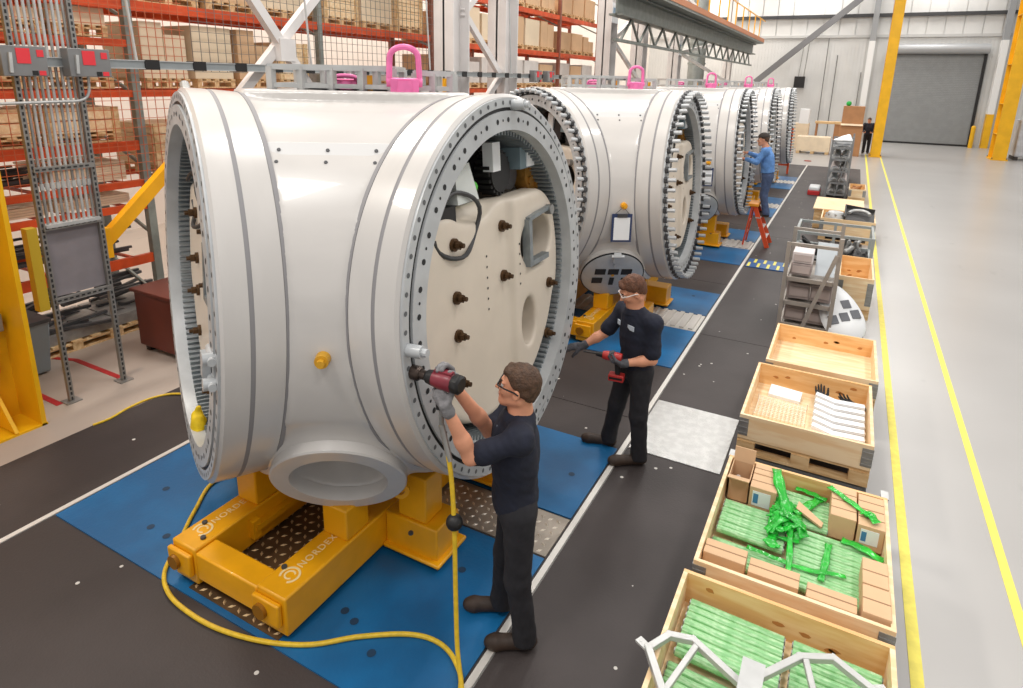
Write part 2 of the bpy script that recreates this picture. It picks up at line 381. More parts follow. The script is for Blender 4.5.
# matting: dark rubber runners, white edge strips, blue mats, tread plates
def slab(x0, x1, y0, y1, z0, z1): return MB().box(x0, x1, y0, y1, z0, z1)
MATY1 = 29.2
for x0, x1, lab, edge in ((-6.0, -4.99, 'dark rubber runner along the bare concrete, left of the hub row', ()), (-4.95, -1.49, 'dark rubber runner lying under the row of hubs', (2.02, 5.6, 10.6, 15.6, 20.6)), (-1.43, .52, 'dark rubber runner between the hub row and the crates', (8.2, 14.7, 20.4, 24.6))):
    s = MB(); ys = [-2.0]+list(edge)+[MATY1]
    for a, c in zip(ys[:-1], ys[1:]): s.box(x0, x1, a+.005, c-.005, 0, .012)
    tag(s.build('rubber_mat', RUBBER, smooth=False), lab, 'floor mat')
STRIP = mat('white_edge_strip', (218, 214, 208), .4, .2)
for i, x in enumerate((-4.97, -1.46)):
    tag(MB().box(x-.022, x+.022, -2, MATY1, 0, .02).build('trim_%d' % (4+i), STRIP), kind='structure')
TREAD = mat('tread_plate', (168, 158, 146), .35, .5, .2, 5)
HOLEM = mat('mat_hole', (18, 52, 80), .6)
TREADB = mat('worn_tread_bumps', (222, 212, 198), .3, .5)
def tread(x0, x1, y0, y1, z, lab, m_=(TREAD, TREADB), step=.068, grp=None):
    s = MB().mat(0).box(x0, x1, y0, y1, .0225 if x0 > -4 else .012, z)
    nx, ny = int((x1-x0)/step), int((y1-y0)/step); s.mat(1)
    for i in range(nx):
        for j in range(ny):
            cx, cy = x0+(i+.5)*step, y0+(j+.5)*step; a = PI/4 if (i+j) % 2 else -PI/4; c, q = math.cos(a)*.026, math.sin(a)*.026; p, w = -math.sin(a)*.011, math.cos(a)*.011
            s.add([(cx-c, cy-q, z), (cx+p, cy+w, z), (cx+c, cy+q, z), (cx-p, cy-w, z), (cx, cy, z+.009)], [(0, 1, 4), (1, 2, 4), (2, 3, 4), (3, 0, 4)])
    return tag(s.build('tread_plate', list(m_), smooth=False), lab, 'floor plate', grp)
HUBY = [3.586+5.0*k for k in range(5)]
NTH = ['nearest', 'second', 'third', 'fourth', 'farthest']
for k, hy in enumerate(HUBY):
    dy = hy-3.586; w = NTH[k]
    for (a, c, side) in ((1.99, 3.42, 'near'), (3.9, 4.99, 'far')):
        if k: a, c = (1.93, 3.2) if side == 'near' else (3.9, 5.0)
        s = MB(); s.mat(0).box(-4.93, -1.5, a+dy, c+dy, .012, .022); s.mat(1)
        if k < 2:
            rr = random.Random(k*10+len(side))
            for _ in range(14):
                x_, y_ = rr.uniform(-4.7, -1.7), rr.uniform(a+.15, c-.15)+dy; s.lathe([(.0, .022), (.022, .022), (.028, .0245), (.0, .0245)], (x_, y_, 0), (0, 0, 1), 10)
        tag(s.build('blue_mat', [BLUE, HOLEM], smooth=False), 'blue floor mat along the %s edge of the %s hub station' % (side, w), 'floor mat')
    if k == 0:
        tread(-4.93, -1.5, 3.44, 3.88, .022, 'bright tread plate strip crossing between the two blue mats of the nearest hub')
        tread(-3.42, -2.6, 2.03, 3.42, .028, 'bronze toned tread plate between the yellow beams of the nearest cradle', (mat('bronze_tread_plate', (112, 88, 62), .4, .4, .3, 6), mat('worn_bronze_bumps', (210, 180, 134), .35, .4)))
    else:
        s = MB().box(-4.93, -1.5, 3.22+dy, 3.88+dy, .012, .018)
        for i in range(28): s.box(-4.9+.122*i, -4.9+.122*i+.06, 3.25+dy, 3.86+dy, .018, .04)
        tag(s.build('floor_grating', mat('pale_grating', (205, 200, 194), .45, .3), smooth=False), 'slatted pale floor grating under the %s hub' % w, 'floor grating')
tag(MB().box(-1.42, -.6, 5.07, 6.1, .012, .02).build('steel_plate', mat('bright_checker_plate', (204, 204, 202), .3, .6, .12, 14, bump=.4, bscale=60)), 'shiny silver checker plate on the dark runner behind the standing worker', 'floor plate')
tp = MB(); rr = random.Random(3)
tp.mat(0).box(-1.4, -.62, 11.9, 12.5, .012, .03)
for i in range(9): tp.mat(1).box(-1.38+.085*i, -1.38+.085*i+.045, 11.92+.3*(i % 2), 12.2+.28*(i % 2), .03, .034)
tag(tp.build('striped_ramp', [mat('tape_blue', (32, 84, 140), .5), mat('tape_yellow', (228, 214, 90), .5)], smooth=False), 'blue and yellow checked ramp mat beside the third hub station', 'floor mat')
tag(MB().lathe([(0, .0), (.16, .0), (.14, .03), (0, .03)], (-1.55, 31.0, 0), (0, 0, 1), 16).build('floor_cover', mat('rust_red', (150, 70, 50), .6)), 'small rust red round cover on the floor past the runner', 'cover')
# ================================================================ wind turbine hubs
AZ = math.radians(-58.6); TL = .063; ZC = 1.847-.55; RO = 1.256; DF = 1.264
def face_mat(k):
    """local (t, up, out) axes of blade face k (1 right, 2 left, 3 rear) in the hub's own frame"""
    a = AZ+(PI/3 if k == 1 else -PI/3 if k == 2 else PI)
    n = Vector((math.cos(a), math.sin(a), 0)); t = Vector((-n.y, n.x, 0)); z = Vector((0, 0, 1))
    n2 = n*math.cos(TL)+z*math.sin(TL); u2 = z*math.cos(TL)-n*math.sin(TL)
    M = Matrix((t, u2, n2)).transposed().to_4x4(); M.translation = Vector((0, 0, ZC)); return M
def hub_shell_mesh(parent):
    S = SDF((-1.62, -1.62, -.02), (1.62, 1.62, 2.75), .028)
    def core(X, Y, Z):
        """rounded three-sided body: its sides bridge the rims of neighbouring blade collars"""
        B = .475+.866*np.sqrt(np.maximum(1.272**2-(Z-ZC)**2, .004)); d = np.maximum((Z-2.65), .12-Z)
        for k in (1, 2, 3):
            n_ = face_mat(k).col[2]; q = Vector((n_[0], n_[1], 0)).normalized()
            d = np.maximum(d, X*n_[0]+Y*n_[1]+(Z-ZC)*n_[2]-.915); d = np.maximum(d, (-(X*q.x+Y*q.y)-B)*.75)
        return d
    # nose port: stub between the two visible blade faces
    n = Vector((math.cos(AZ)*math.cos(math.radians(-32)), math.sin(AZ)*math.cos(math.radians(-32)), math.sin(math.radians(-32))))
    C = Vector((1.25*math.cos(AZ), 1.25*math.sin(AZ), .9-.55))
    a_, b_ = np.array(C-n*.6), np.array(C-n*.03)
    S.put((-1.6, -1.6, 0), (1.6, 1.6, 2.72), lambda X, Y, Z: np.maximum(core(X, Y, Z), (X-b_[0])*n[0]+(Y-b_[1])*n[1]+(Z-b_[2])*n[2]+.02))
    for k in (1, 2, 3):
        M = face_mat(k); n3 = np.array(M.col[2][:3])
        def cyl(X, Y, Z, n=n3, R=1.245, a=0.0, b=1.2, rnd=.0):
            h = X*n[0]+Y*n[1]+(Z-ZC)*n[2]; rr = np.sqrt(np.maximum(X*X+Y*Y+(Z-ZC)**2-h*h, 0)); return np.maximum(rr-R, np.maximum(a-h, h-b))
        S.put((-1.62, -1.62, 0), (1.62, 1.62, 2.72), cyl, .05)
    def stub(X, Y, Z):
        h = (X-b_[0])*n[0]+(Y-b_[1])*n[1]+(Z-b_[2])*n[2]; rr = np.sqrt(np.maximum((X-b_[0])**2+(Y-b_[1])**2+(Z-b_[2])**2-h*h, 0)); return np.maximum(rr-(.385-.12*h), np.maximum(h, -.8-h))
    S.put((-1.62, -1.62, 0), (1.62, 1.62, 1.2), stub, .12)
    for k in (1, 2, 3):                                       # hollow it out through the blade openings
        n3 = np.array(face_mat(k).col[2][:3])
        def cav(X, Y, Z, n=n3):
            h = X*n[0]+Y*n[1]+(Z-ZC)*n[2]; rr = np.sqrt(np.maximum(X*X+Y*Y+(Z-ZC)**2-h*h, 0)); return np.maximum(rr-1.12, .55-h)
        S.put((-1.62, -1.62, 0), (1.62, 1.62, 2.72), cav, 0, 's')
    S.put((-1.2, -1.2, 0), (1.2, 1.2, 2.5), lambda X, Y, Z: np.sqrt(X*X+Y*Y+(Z-ZC)**2)-1.06, 0, 's')
    def hole(X, Y, Z):
        h = (X-b_[0])*n[0]+(Y-b_[1])*n[1]+(Z-b_[2])*n[2]; rr = np.sqrt(np.maximum((X-b_[0])**2+(Y-b_[1])**2+(Z-b_[2])**2-h*h, 0)); return np.maximum(rr-.30, -.28-h)
    S.put((-1.62, -1.62, 0), (1.62, 1.62, 1.2), hole, 0, 's')
    return S.mesh('hub_shell', WHITE, parent), C, n
def circ_pts(R, cnt, d, a0=0.0): return [(R*math.cos(a0+2*PI*i/cnt), R*math.sin(a0+2*PI*i/cnt), d) for i in range(cnt)]
ZN = Vector((0, 0, 1))
def face_parts():
    """meshes of one blade face in (t, up, out) axes: name -> (builder, materials)"""
    P = {}
    m = MB(); m.lathe([(1.235, .93), (1.278, .93), (1.283, 1.085), (1.235, 1.085)], (0, 0, 0), ZN, 128); P['blade_collar'] = (m, WHITE, .3)
    m = MB(); m.lathe([(1.235, 1.11), (1.283, 1.11), (1.283, 1.235), (1.262, 1.25), (1.235, 1.25)], (0, 0, 0), ZN, 128); P['collar_band'] = (m, WHITE, .3)
    m = MB()
    for d in (.916, 1.0975): m.lathe([(1.24, d-.0125), (1.281, d-.0125), (1.281, d+.0125), (1.24, d+.0125)], (0, 0, 0), ZN, 128)
    P['seam_sealant'] = (m, SEAL, .6)
    m = MB(); m.mat(0).lathe([(RO, 1.15), (RO, DF), (1.197, DF), (1.197, 1.15)], (0, 0, 0), ZN, 128)
    mh = MB(); mh.v, mh.f, mh.mi = list(m.v), list(m.f), list(m.mi); mh.mat(1)
    for p in circ_pts(1.227, 78, DF+.0015): mh.disc(p, ZN, .0145, 10)
    P['outer_ring_bored'] = (mh, [WHITE2, mat('bolt_bore', (96, 98, 100), .6)], .6)
    P['outer_ring'] = (m, [WHITE2, DARKHOLE], .6)
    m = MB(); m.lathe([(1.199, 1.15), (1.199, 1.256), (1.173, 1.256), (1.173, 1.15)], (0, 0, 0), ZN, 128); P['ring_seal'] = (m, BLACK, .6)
    m = MB(); m.mat(0).lathe([(1.175, 1.0), (1.175, 1.272), (1.052, 1.272), (1.05, 1.262), (1.05, 1.0)], (0, 0, 0), ZN, 128); m.mat(1)
    for i in range(96):
        if i % 4 == 3: continue
        R = 1.118; a = 2*PI*i/96; r = .0175 if i % 2 == 0 else .009
        m.disc((R*math.cos(a), R*math.sin(a), 1.2735), ZN, r, 10)
    P['blade_bearing'] = (m, [WHITE2, DARKHOLE], .6)
    m = MB(); m.lathe([(1.06, .86), (1.06, 1.2), (1.052, 1.2), (1.052, .86)], (0, 0, 0), ZN, 96)
    for i in range(150):
        a0 = 2*PI*i/150; c = Vector((math.cos(a0), math.sin(a0), 0)); t = Vector((-c.y, c.x, 0))
        m.hexa([c*1.054-t*.013+ZN*.9, c*1.054+t*.013+ZN*.9, c*1.054+t*.013+ZN*1.19, c*1.054-t*.013+ZN*1.19], [c*1.018-t*.007+ZN*.9, c*1.018+t*.007+ZN*.9, c*1.018+t*.007+ZN*1.19, c*1.018-t*.007+ZN*1.19])
    P['gear_teeth'] = (m, GREY_IN, .4)
    return P
FP = face_parts()
studs = MB()                                                  # stud bolts standing all round the rings of the other hubs
for i, p in enumerate(circ_pts(1.232, 64, 0)):
    e = Vector((p[0], p[1], 0)); studs.mat(0).cyl(e+ZN*1.25, e+ZN*1.40, .024, n=8); studs.mat(1).cyl(e+ZN*1.262, e+ZN*1.305, .04, n=6)
def web_plate_obj():
    S = SDF((-1.06, -1.06, .86), (1.06, .72, 1.24), .0165)
    def plate(X, Y, Z):
        r = np.sqrt(X*X+Y*Y)+.05*(1-np.tanh((Y+.27)*30))/2; top = .60-np.maximum(X-.66, 0)**2*2.2
        step = .02+.05*(1+np.tanh((X-.22)*40))/2; zz = Z-step
        q1 = np.maximum(r-1.015, Y-top+.03)+.0; q1 = q1+.05; q2 = np.abs(zz-1.0)-.1+.05
        return np.minimum(np.maximum(q1, q2), 0)+np.sqrt(np.maximum(q1, 0)**2+np.maximum(q2, 0)**2)-.05
    S.put((-1.05, -1.05, .87), (1.05, .7, 1.22), plate)
    S.put((-.55, .3, .87), (.1, .7, 1.19), lambda X, Y, Z: np.sqrt((X+.2)**2/.09+(Y-.62)**2/.02+(Z-1.1)**2/.012)*.1-.1, .04, 's')
    for cx, cy, rx, ry in ((.61, .185, .27, .205), (.44, -.42, .12, .19)):
        S.put((cx-rx, cy-ry, .87), (cx+rx, cy+ry, 1.23), lambda X, Y, Z, cx=cx, cy=cy, rx=rx, ry=ry: (np.sqrt(((X-cx)/rx)**2+((Y-cy)/ry)**2)-1)*min(rx, ry), .02, 's')
    return S.mesh('web_plate', CREAM)
WEB = web_plate_obj()
BOLTS = [(-.505, .39), (.125, .385), (-.505, .05), (.125, .025), (-.51, -.2), (.80, -.21), (.735, -.62), (-.51, -.52), (.1, -.74)]
def add_face(root, k, stud, detail=True, cache={}):
    M = face_mat(k)
    def put(name, key, mb, mats, ang=.6, par=root, mtx=M):
        if key not in cache:
            o = mb.build(name, mats, par, angle=ang); cache[key] = o.data
        else:
            o = bpy.data.objects.new(name, cache[key]); COL.objects.link(o); o.parent = par
        o.matrix_local = mtx; return o
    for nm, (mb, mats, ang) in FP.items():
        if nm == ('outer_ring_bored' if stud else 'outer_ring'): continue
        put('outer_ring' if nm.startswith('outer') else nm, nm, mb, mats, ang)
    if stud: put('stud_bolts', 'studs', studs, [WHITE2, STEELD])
    if not detail: return
    w = bpy.data.objects.new('web_plate', WEB.data); COL.objects.link(w); w.parent = root; w.matrix_local = M
    if 'bolt' not in cache:
        b = MB().cyl((0, 0, 0), (0, 0, .02), .042, n=14).cyl((0, 0, .02), (0, 0, .055), .027, n=6).cyl((0, 0, .05), (0, 0, .08), .016, n=8); put('plate_bolt', 'bolt', b, BRONZE, .5, None); bpy.data.objects.remove(bpy.data.objects['plate_bolt'])
    for (x, y_) in BOLTS:
        o = bpy.data.objects.new('plate_bolt', cache['bolt']); COL.objects.link(o); o.parent = root; o.matrix_local = M @ Matrix.Translation((x, y_, 1.12+(.05 if x > .22 else 0)))
    h = MB()
    for (x, ys) in ((-.1, 6), (.3, 5)):
        for i in range(ys): h.disc((x, .22-.075*i, 1.1225+(.05 if x > .22 else 0)), ZN, .009, 8)
    put('plate_screw_holes', 'screws', h, DARKHOLE)
    h = MB().box(.40, .45, .02, .38, 1.15, 1.21).box(.45, .74, .02, .06, 1.15, 1.21).bar((.42, .38, 1.18), (.8, .41, 1.18), .03, .05); put('window_bracket', 'brk', h, GREY_IN)
    h = MB().cyl((.8, .39, 1.16), (.8, .39, 1.22), .04, n=12); put('bracket_pin', 'brp', h, GALV)
    h = MB().hexa([(-.42, .62, .9), (-.16, .62, .9), (-.16, .62, 1.12), (-.42, .62, 1.12)], [(-.38, .84, .92), (-.2, .84, .92), (-.2, .86, 1.08), (-.38, .86, 1.08)]); put('pitch_motor_cover', 'pm1', h, mat('motor_cover', (214, 218, 214), .45), .4)
    h = MB().box(.12, .23, .76, .96, 1.0, 1.08); put('white_label_box', 'pm2', h, WHITEP)
    h = MB().cyl((.27, .74, .92), (.27, .74, 1.06), .14, n=20)
    for i in range(20): a = 2*PI*i/20; h.box(.27+.15*math.cos(a)-.012, .27+.15*math.cos(a)+.012, .74+.15*math.sin(a)-.012, .74+.15*math.sin(a)+.012, .93, 1.05)
    put('pinion_gear', 'pm3', h, BLACK)
    h = MB().box(.46, .70, .74, .9, .96, 1.12); put('control_box', 'pm4', h, mat('control_box_grey', (118, 136, 144), .45, .1))
    h = MB().box(.56, .70, .75, .89, 1.12, 1.13); put('box_label', 'pm4l', h, WHITEP)
    h = MB().cyl((.52, .7, .7), (.52, .7, 1.0), .12, n=18); put('motor_body', 'pm5', h, STEELD)
    h = MB().cyl((.82, .68, .95), (.82, .68, 1.06), .16, n=24)
    for i in range(5): a = 2*PI*i/5; h.cyl((.82+.1*math.cos(a), .68+.1*math.sin(a), 1.06), (.82+.1*math.cos(a), .68+.1*math.sin(a), 1.075), .035, n=10)
    put('brass_gear', 'pm6', h, BRASS)
    pts = [(-.55+.26*math.cos(a)+.1, .62+.2*math.sin(a)-.12, 1.13+.02*math.sin(3*a)) for a in np.linspace(2.6, -2.9, 26)]
    h = MB().tube(pts, .015, 8); put('cable_loop', 'pm7', h, STEELD)
    h = MB().box(-.62, -.42, .5, .62, .95, 1.1).box(-.58, -.47, .6, .72, .98, 1.06); put('cable_gland_block', 'pm8', h, BLACK)
    h = MB().sphere((-.05, .68, 1.0), .045); put('green_cap', 'pm9', h, mat('green_cap', (90, 190, 70), .5))
    h = MB().lathe([(0, .62), (1.11, .62), (1.11, .6), (0, .6)], (0, 0, 0), ZN, 48); put('shade_backing', 'pm10', h, mat('hub_inside_shade', (96, 86, 78), .7))  # dark disc added behind the windows, standing in for shade inside the hub
def port_parts(root, C, n, closed):
    t, b, _ = frame(n); t = Vector((-n.y, n.x, 0)).normalized(); u = n.cross(t)
    MB().lathe([(.298, -.04), (.298, .05), (.405, .05), (.415, .04), (.415, -.05), (.39, -.07)], C, n, 64).build('port_flange', WHITE, root)
    if not closed:
        return
    MB().lathe([(.40, .05), (.412, .05), (.412, .066), (.40, .066)], C, n, 48).build('cover_gasket', BLACK, root)
    MB().lathe([(0, .052), (.398, .052), (.398, .07), (.36, .082), (0, .085)], C, n, 48).build('port_cover', WHITE2, root)
    w = MB()
    for (x, y) in ((-.17, .085), (0, .085), (.17, .085), (-.19, -.085), (.19, -.085)):
        w.obox(C+t*x+u*y+n*.087, t*.068, u*.05, n*.006)
    w.obox(C+t*0-u*.1+n*.087, t*.03, u*.07, n*.006); w.build('cover_vents', DARKHOLE, root)
    MB().obox(C+u*.36+n*.1, t*.045, u*.07, n*.03).cyl(C+u*.41+n*.12-t*.08, C+u*.41+n*.12+t*.08, .02).obox(C+u*.25+n*.1, t*.02, u*.05, n*.02).build('cover_clasp', WHITE2, root)
    MB().disc(C+u*.02+n*.0935, n, .022, 12).build('yellow_sticker', YEL, root)
def top_fittings(root, first):
    E = Vector((-math.sin(AZ), math.cos(AZ), 0)); N = Vector((math.cos(AZ), math.sin(AZ), 0)); zt = 3.2-.55
    def at(a, d, z): return E*a+N*d+ZN*(zt+z)
    m = MB()
    for (a0, a1, d0, d1) in ((-.52, .27, -.3, .35), (.42, .66, -.2, .25)):
        h = .145 if a0 < 0 else .12
        c = [at(a0, d1, h), at(a1, d1, h), at(a1, d0, h), at(a0, d0, h)]
        for i in range(4): m.bar(c[i], c[(i+1) % 4], .045, .035)
        lo = [p-ZN*h*.82 for p in c]
        for i in range(4): m.bar(lo[i], lo[(i+1) % 4], .03, .03)
        for dd in (d0, d1):
            k = 4 if a0 < 0 else 2
            for i in range(k+1): aa = a0+(a1-a0)*i/k; m.bar(at(aa, dd, -.14), at(aa, dd, h), .05, .04)
    m.build('roof_guard_frame', GALVL, root)
    def shackle(c, ang, s, lie=False):
        m = MB(); ex = Vector((math.cos(ang), math.sin(ang), 0)); ez = ZN if not lie else N*.3+ZN*.25; pts = []
        for a in np.linspace(0, PI, 13): pts.append(c+ex*(s*(.46*math.cos(a)))+ez*(s*(.78+.34*math.sin(a))))
        pts = [c+ex*(s*.5)]+pts+[c-ex*(s*.5)]
        m.tube(pts, s*.1, 10).cyl(c-ex*s*.58+ez*.0, c+ex*s*.58, s*.15, n=14).obox(c-ZN*s*.1, ex*s*.46, ex.cross(ZN)*s*.2, ZN*s*.2).cyl(c-ZN*s*.45, c+ZN*s*.05, s*.36, s*.3, n=14); return m.build('lifting_eye', PINK, root)
    shackle(at(.36, .42, .06), math.atan2(E.y, E.x)+.15, .2)
    shackle(at(-.12, -.1, .05), .6, .16, True)
    m = MB().cyl(at(.1, .3, -.02), at(.1, .3, .1), .035, n=10).cyl(at(.62, .1, -.02), at(.62, .1, .09), .03, n=10); m.build('yellow_cap', YEL, root)
    MB().cyl(at(.36, .42, -.12), at(.36, .42, .01), .085, .06, n=16).build('eye_boss', WHITE, root)
    MB().lathe([(0, 0), (.42, 0), (.42, .02), (0, .02)], (0, 0, zt-.02), ZN, 40).build('roof_hatch', WHITE2, root)
def body_details(root, first):
    N = Vector((math.cos(AZ), math.sin(AZ), 0))
    def on(az, z, r): a = AZ+math.radians(az); return Vector((r*math.cos(a), r*math.sin(a), z-.55))
    # flat cover strip below the shoulder with six screws
    m = MB(); n_ = 6; vs = []
    E_ = Vector((-N.y, N.x, 0)); st = lambda e, b, z: N*b+E_*e+Vector((0, 0, z-.55))
    for i in range(n_+1):
        w = -1+2*i/n_
        vs += [st(.37*w, 1.17, 2.785), st(.43*w, 1.04, 2.925), st(.43*w, 1.078, 2.925), st(.37*w, 1.212, 2.785)]
    fs = []
    for i in range(n_):
        for k in range(4): fs.append((i*4+k, (i+1)*4+k, (i+1)*4+(k+1) % 4, i*4+(k+1) % 4))
    fs += [(0, 1, 2, 3), (n_*4+3, n_*4+2, n_*4+1, n_*4)]
    m.add(vs, fs); m.mat(1)
    for e in (-.27, .0, .27):
        for z, bb in ((2.825, 1.177), (2.885, 1.1165)): p = st(e, bb-.004, z); m.cyl(p, p+Vector((N.x*.006, N.y*.006, .006)), .011, n=8)
    m.build('cover_strip', [mat('strip_white', (208, 207, 206), .35), STEELD], root, angle=.3)
    p, q = on(.9, 1.835, 1.52), on(.9, 1.835, 1.63); MB().cyl(p, q, .045, .038, n=14).cyl(q, q+(q-p)*.3, .022, n=8).build('drain_plug', YEL if not first else mat('yellow_plug', (214, 160, 40), .4), root)
def make_hub(loc, label, first):
    r = thing('wind_turbine_hub', label, 'wind turbine hub', loc); sh, C, n = hub_shell_mesh(r)
    add_face(r, 1, not first); add_face(r, 2, not first); add_face(r, 3, not first, False)
    port_parts(r, C, n, not first); top_fittings(r, first); body_details(r, first); return r
HUBX = -3.16
hub1 = make_hub((HUBX, HUBY[0], .55), 'nearest white turbine hub with bare bolt rings and an open round nose port', True)
M1, M2 = face_mat(1), face_mat(2)
def pin(M, x, y, name='locating_pin', d=DF):
    MB().cyl((x, y, d-.02), (x, y, d+.09), .035, n=14).cyl((x, y, d+.09), (x, y, d+.12), .022, n=10).build(name, WHITE2, hub1).matrix_local = M
pin(M1, -1.21, .0); pin(M1, .09, 1.21)
m = MB()
for z in (-.06, -.2): m.cyl((1.0, z, DF), (1.22, z, DF+.02), .022, n=12).cyl((1.16, z, DF-.02), (1.16, z, DF+.06), .034, n=12)
m.box(1.02, 1.08, -.2, -.06, DF, DF+.05); m.build('ring_clasp', WHITE2, hub1).matrix_local = M2
MB().cyl((-.1, 1.235, 1.2), (-.2, 1.3, 1.2), .03, n=10).build('hoist_pin', GALV, hub1).matrix_local = M2
hub2 = make_hub((HUBX, HUBY[1], .55), 'second white turbine hub, its vented nose cover just behind the standing worker', False)
hub3 = dup(hub2, (HUBX, HUBY[2], .55), 'third white turbine hub, where the blue shirted man works on its ring')
hub4 = dup(hub2, (HUBX, HUBY[3], .55), 'fourth white turbine hub, partly hidden behind the blue shirted man')
hub5 = dup(hub2, (HUBX, HUBY[4], .55), 'farthest white turbine hub at the end of the row, beside an orange stand')
bpy.data.objects.remove(WEB)
# things hanging on the hubs
bag = SDF((-.16, -.2, -.1), (.16, .2, .1), .008); bag.ell((0, -.04, 0), (.09, .12, .05)); bag.cone((0, .02, 0), (.01, .14, 0), .05, .02, .05); bag.noise(.007, 40, 2)
bo = bag.mesh('yellow_bag', mat('yellow_cloth', (240, 204, 20), .6, 0, .15, 14)); tag(bo, 'small yellow cloth bag hanging low in the left opening of the nearest hub', 'bag')
bo.matrix_world = Matrix.Translation((HUBX, HUBY[0], .55)) @ M2 @ Matrix.Translation((.0, -1.02, 1.22)) @ Matrix.Scale(.86, 4)
def clipboard(hy, lab):
    a = AZ+math.radians(.4); n = Vector((math.cos(a), math.sin(a), 0)); t = Vector((-n.y, n.x, 0)); c = Vector((HUBX, hy, 1.56))+n*1.60
    r = thing('clipboard', lab, 'clipboard', c); o = Vector((0, 0, 0))
    MB().obox(o, t*.125, ZN*.175, n*.006).build('board', mat('clipboard_blue', (40, 56, 96), .5), r)
    MB().obox(o+n*.009-ZN*.01, t*.098, ZN*.14, n*.003).build('paper_sheet', PAPER, r)
    MB().obox(o+n*.015+ZN*.155, t*.06, ZN*.02, n*.008).build('clip', STEELD, r)
    MB().tube([o-t*.09+ZN*.17, o+ZN*.265+n*.03, o+t*.09+ZN*.17], .004, 6).build('hanging_cord', STEELD, r)
clipboard(HUBY[1], 'blue clipboard with white sheets hung on the side of the second hub')
clipboard(HUBY[2], 'blue clipboard with white sheets hung on the side of the third hub')

# ---------------------------------------------------------------- cradles
def make_cradle(loc, label):
    """yellow H-frame with posts; local origin under the hub axis"""
    r = thing('hub_cradle', label, 'cradle', loc)
    XL0, XL1, XR0, XR1 = -.42, -.19, .38, .62; Y0, Y1 = -1.53, 1.53
    def part(m, name='beam', bev=.012): return m.build(name, YEL, r, bevel=bev)
    part(MB().box(XL0, XL1, Y0, Y1, .03, .3), 'long_beam'); part(MB().box(XR0, XR1, Y0, Y1, .03, .3), 'long_beam')
    for y in (-1.45, 1.45): part(MB().box(XL1, XR0, y-.08, y+.08, .08, .28), 'cross_beam')
    for s in (-1, 1):
        part(MB().box(XR1, 1.06, s*.62+(-.0 if s < 0 else -.28), s*.62+(.28 if s < 0 else 0), .03, .3), 'outrigger'); part(MB().box(-1.0, XL0, s*.62+(-.0 if s < 0 else -.28), s*.62+(.28 if s < 0 else 0), .03, .3), 'outrigger')
        part(MB().box(XR1, 1.1, s*.62+(-.04 if s < 0 else -.32), s*.62+(.32 if s < 0 else .04), .03, .06), 'outrigger_flange')
    for (x, y, w, d, h) in ((.5, -.88, .105, .11, .53), (-.3, -.93, .1, .1, .64), (.84, -.5, .12, .1, .645), (-.72, -.5, .1, .1, .645), (.5, .88, .1, .1, .645), (-.3, .9, .1, .1, .645)):
        part(MB().box(x-w, x+w, y-d, y+d, .3, h), 'support_post')
    for (x, y) in ((.86, -.62), (-.3, -.86)):
        m = MB().lathe([(.028, -.012), (.058, -.012), (.058, .012), (.028, .012)], (x, y-.12, .63), Vector((.5, -.85, 0)), 20); part(m, 'eye_plate', 0)
    for x in (XL0+.1, XR0+.1):
        m = MB().box(x-.11, x+.11, Y0-.035, Y0, .1, .26); part(m, 'end_lug', .01)
        MB().cyl((x-.03, Y0-.06, .18), (x-.03, Y0-.03, .18), .05, n=16).build('lug_pin', mat('dark_amber_steel', (150, 100, 20), .4, .2), r)
    m = MB()
    for (x, y) in ((XL0+.06, Y0+.2), (XL1-.05, Y0+.1), (XR0+.04, Y0+.18), (XR1+.12, -.5), (XR1+.3, -.72)): m.cyl((x, y, .3), (x, y, .315), .018, n=8)
    m.build('beam_bolts', STEELD, r)
    MB().box(XL1, XL1+.06, -1.1, -.55, .16, .2).box(XL1, XL1+.05, -1.12, -1.06, .1, .24).build('side_bracket', YEL, r)
    for x, in ((XR0+.115,), (XL0+.1,)):
        tc = bpy.data.curves.new('lettering', 'FONT'); tc.body = 'NORDEX'; tc.size = .07; tc.align_x = 'LEFT'; tc.align_y = 'CENTER'; tc.extrude = .001; tc.space_character = 1.15
        to = mesh_text(tc, 'lettering', mat('pale_lettering', (238, 214, 160), .5)); to.parent = r
        to.location = (x, -1.3, .3015); to.rotation_euler = (0, 0, PI/2)
        m = MB(); m.lathe([(.052, .3), (.066, .3), (.066, .302), (.052, .302)], (x, -1.375, 0), ZN, 24, a0=.5, a1=5.4); m.lathe([(.026, .3), (.037, .3), (.037, .302), (.026, .302)], (x, -1.375, 0), ZN, 20, a0=2.2, a1=7.2)
        m.build('logo_mark', mat('pale_lettering', (236, 214, 170), .5), r)
    return r
c1 = make_cradle((HUBX, HUBY[0], .022), 'yellow steel cradle with pale lettering under the nearest hub')
for k in range(1, 5): dup(c1, (HUBX, HUBY[k], .022), 'yellow steel cradle carrying the %s hub' % ['', 'second', 'third', 'fourth', 'farthest'][k])
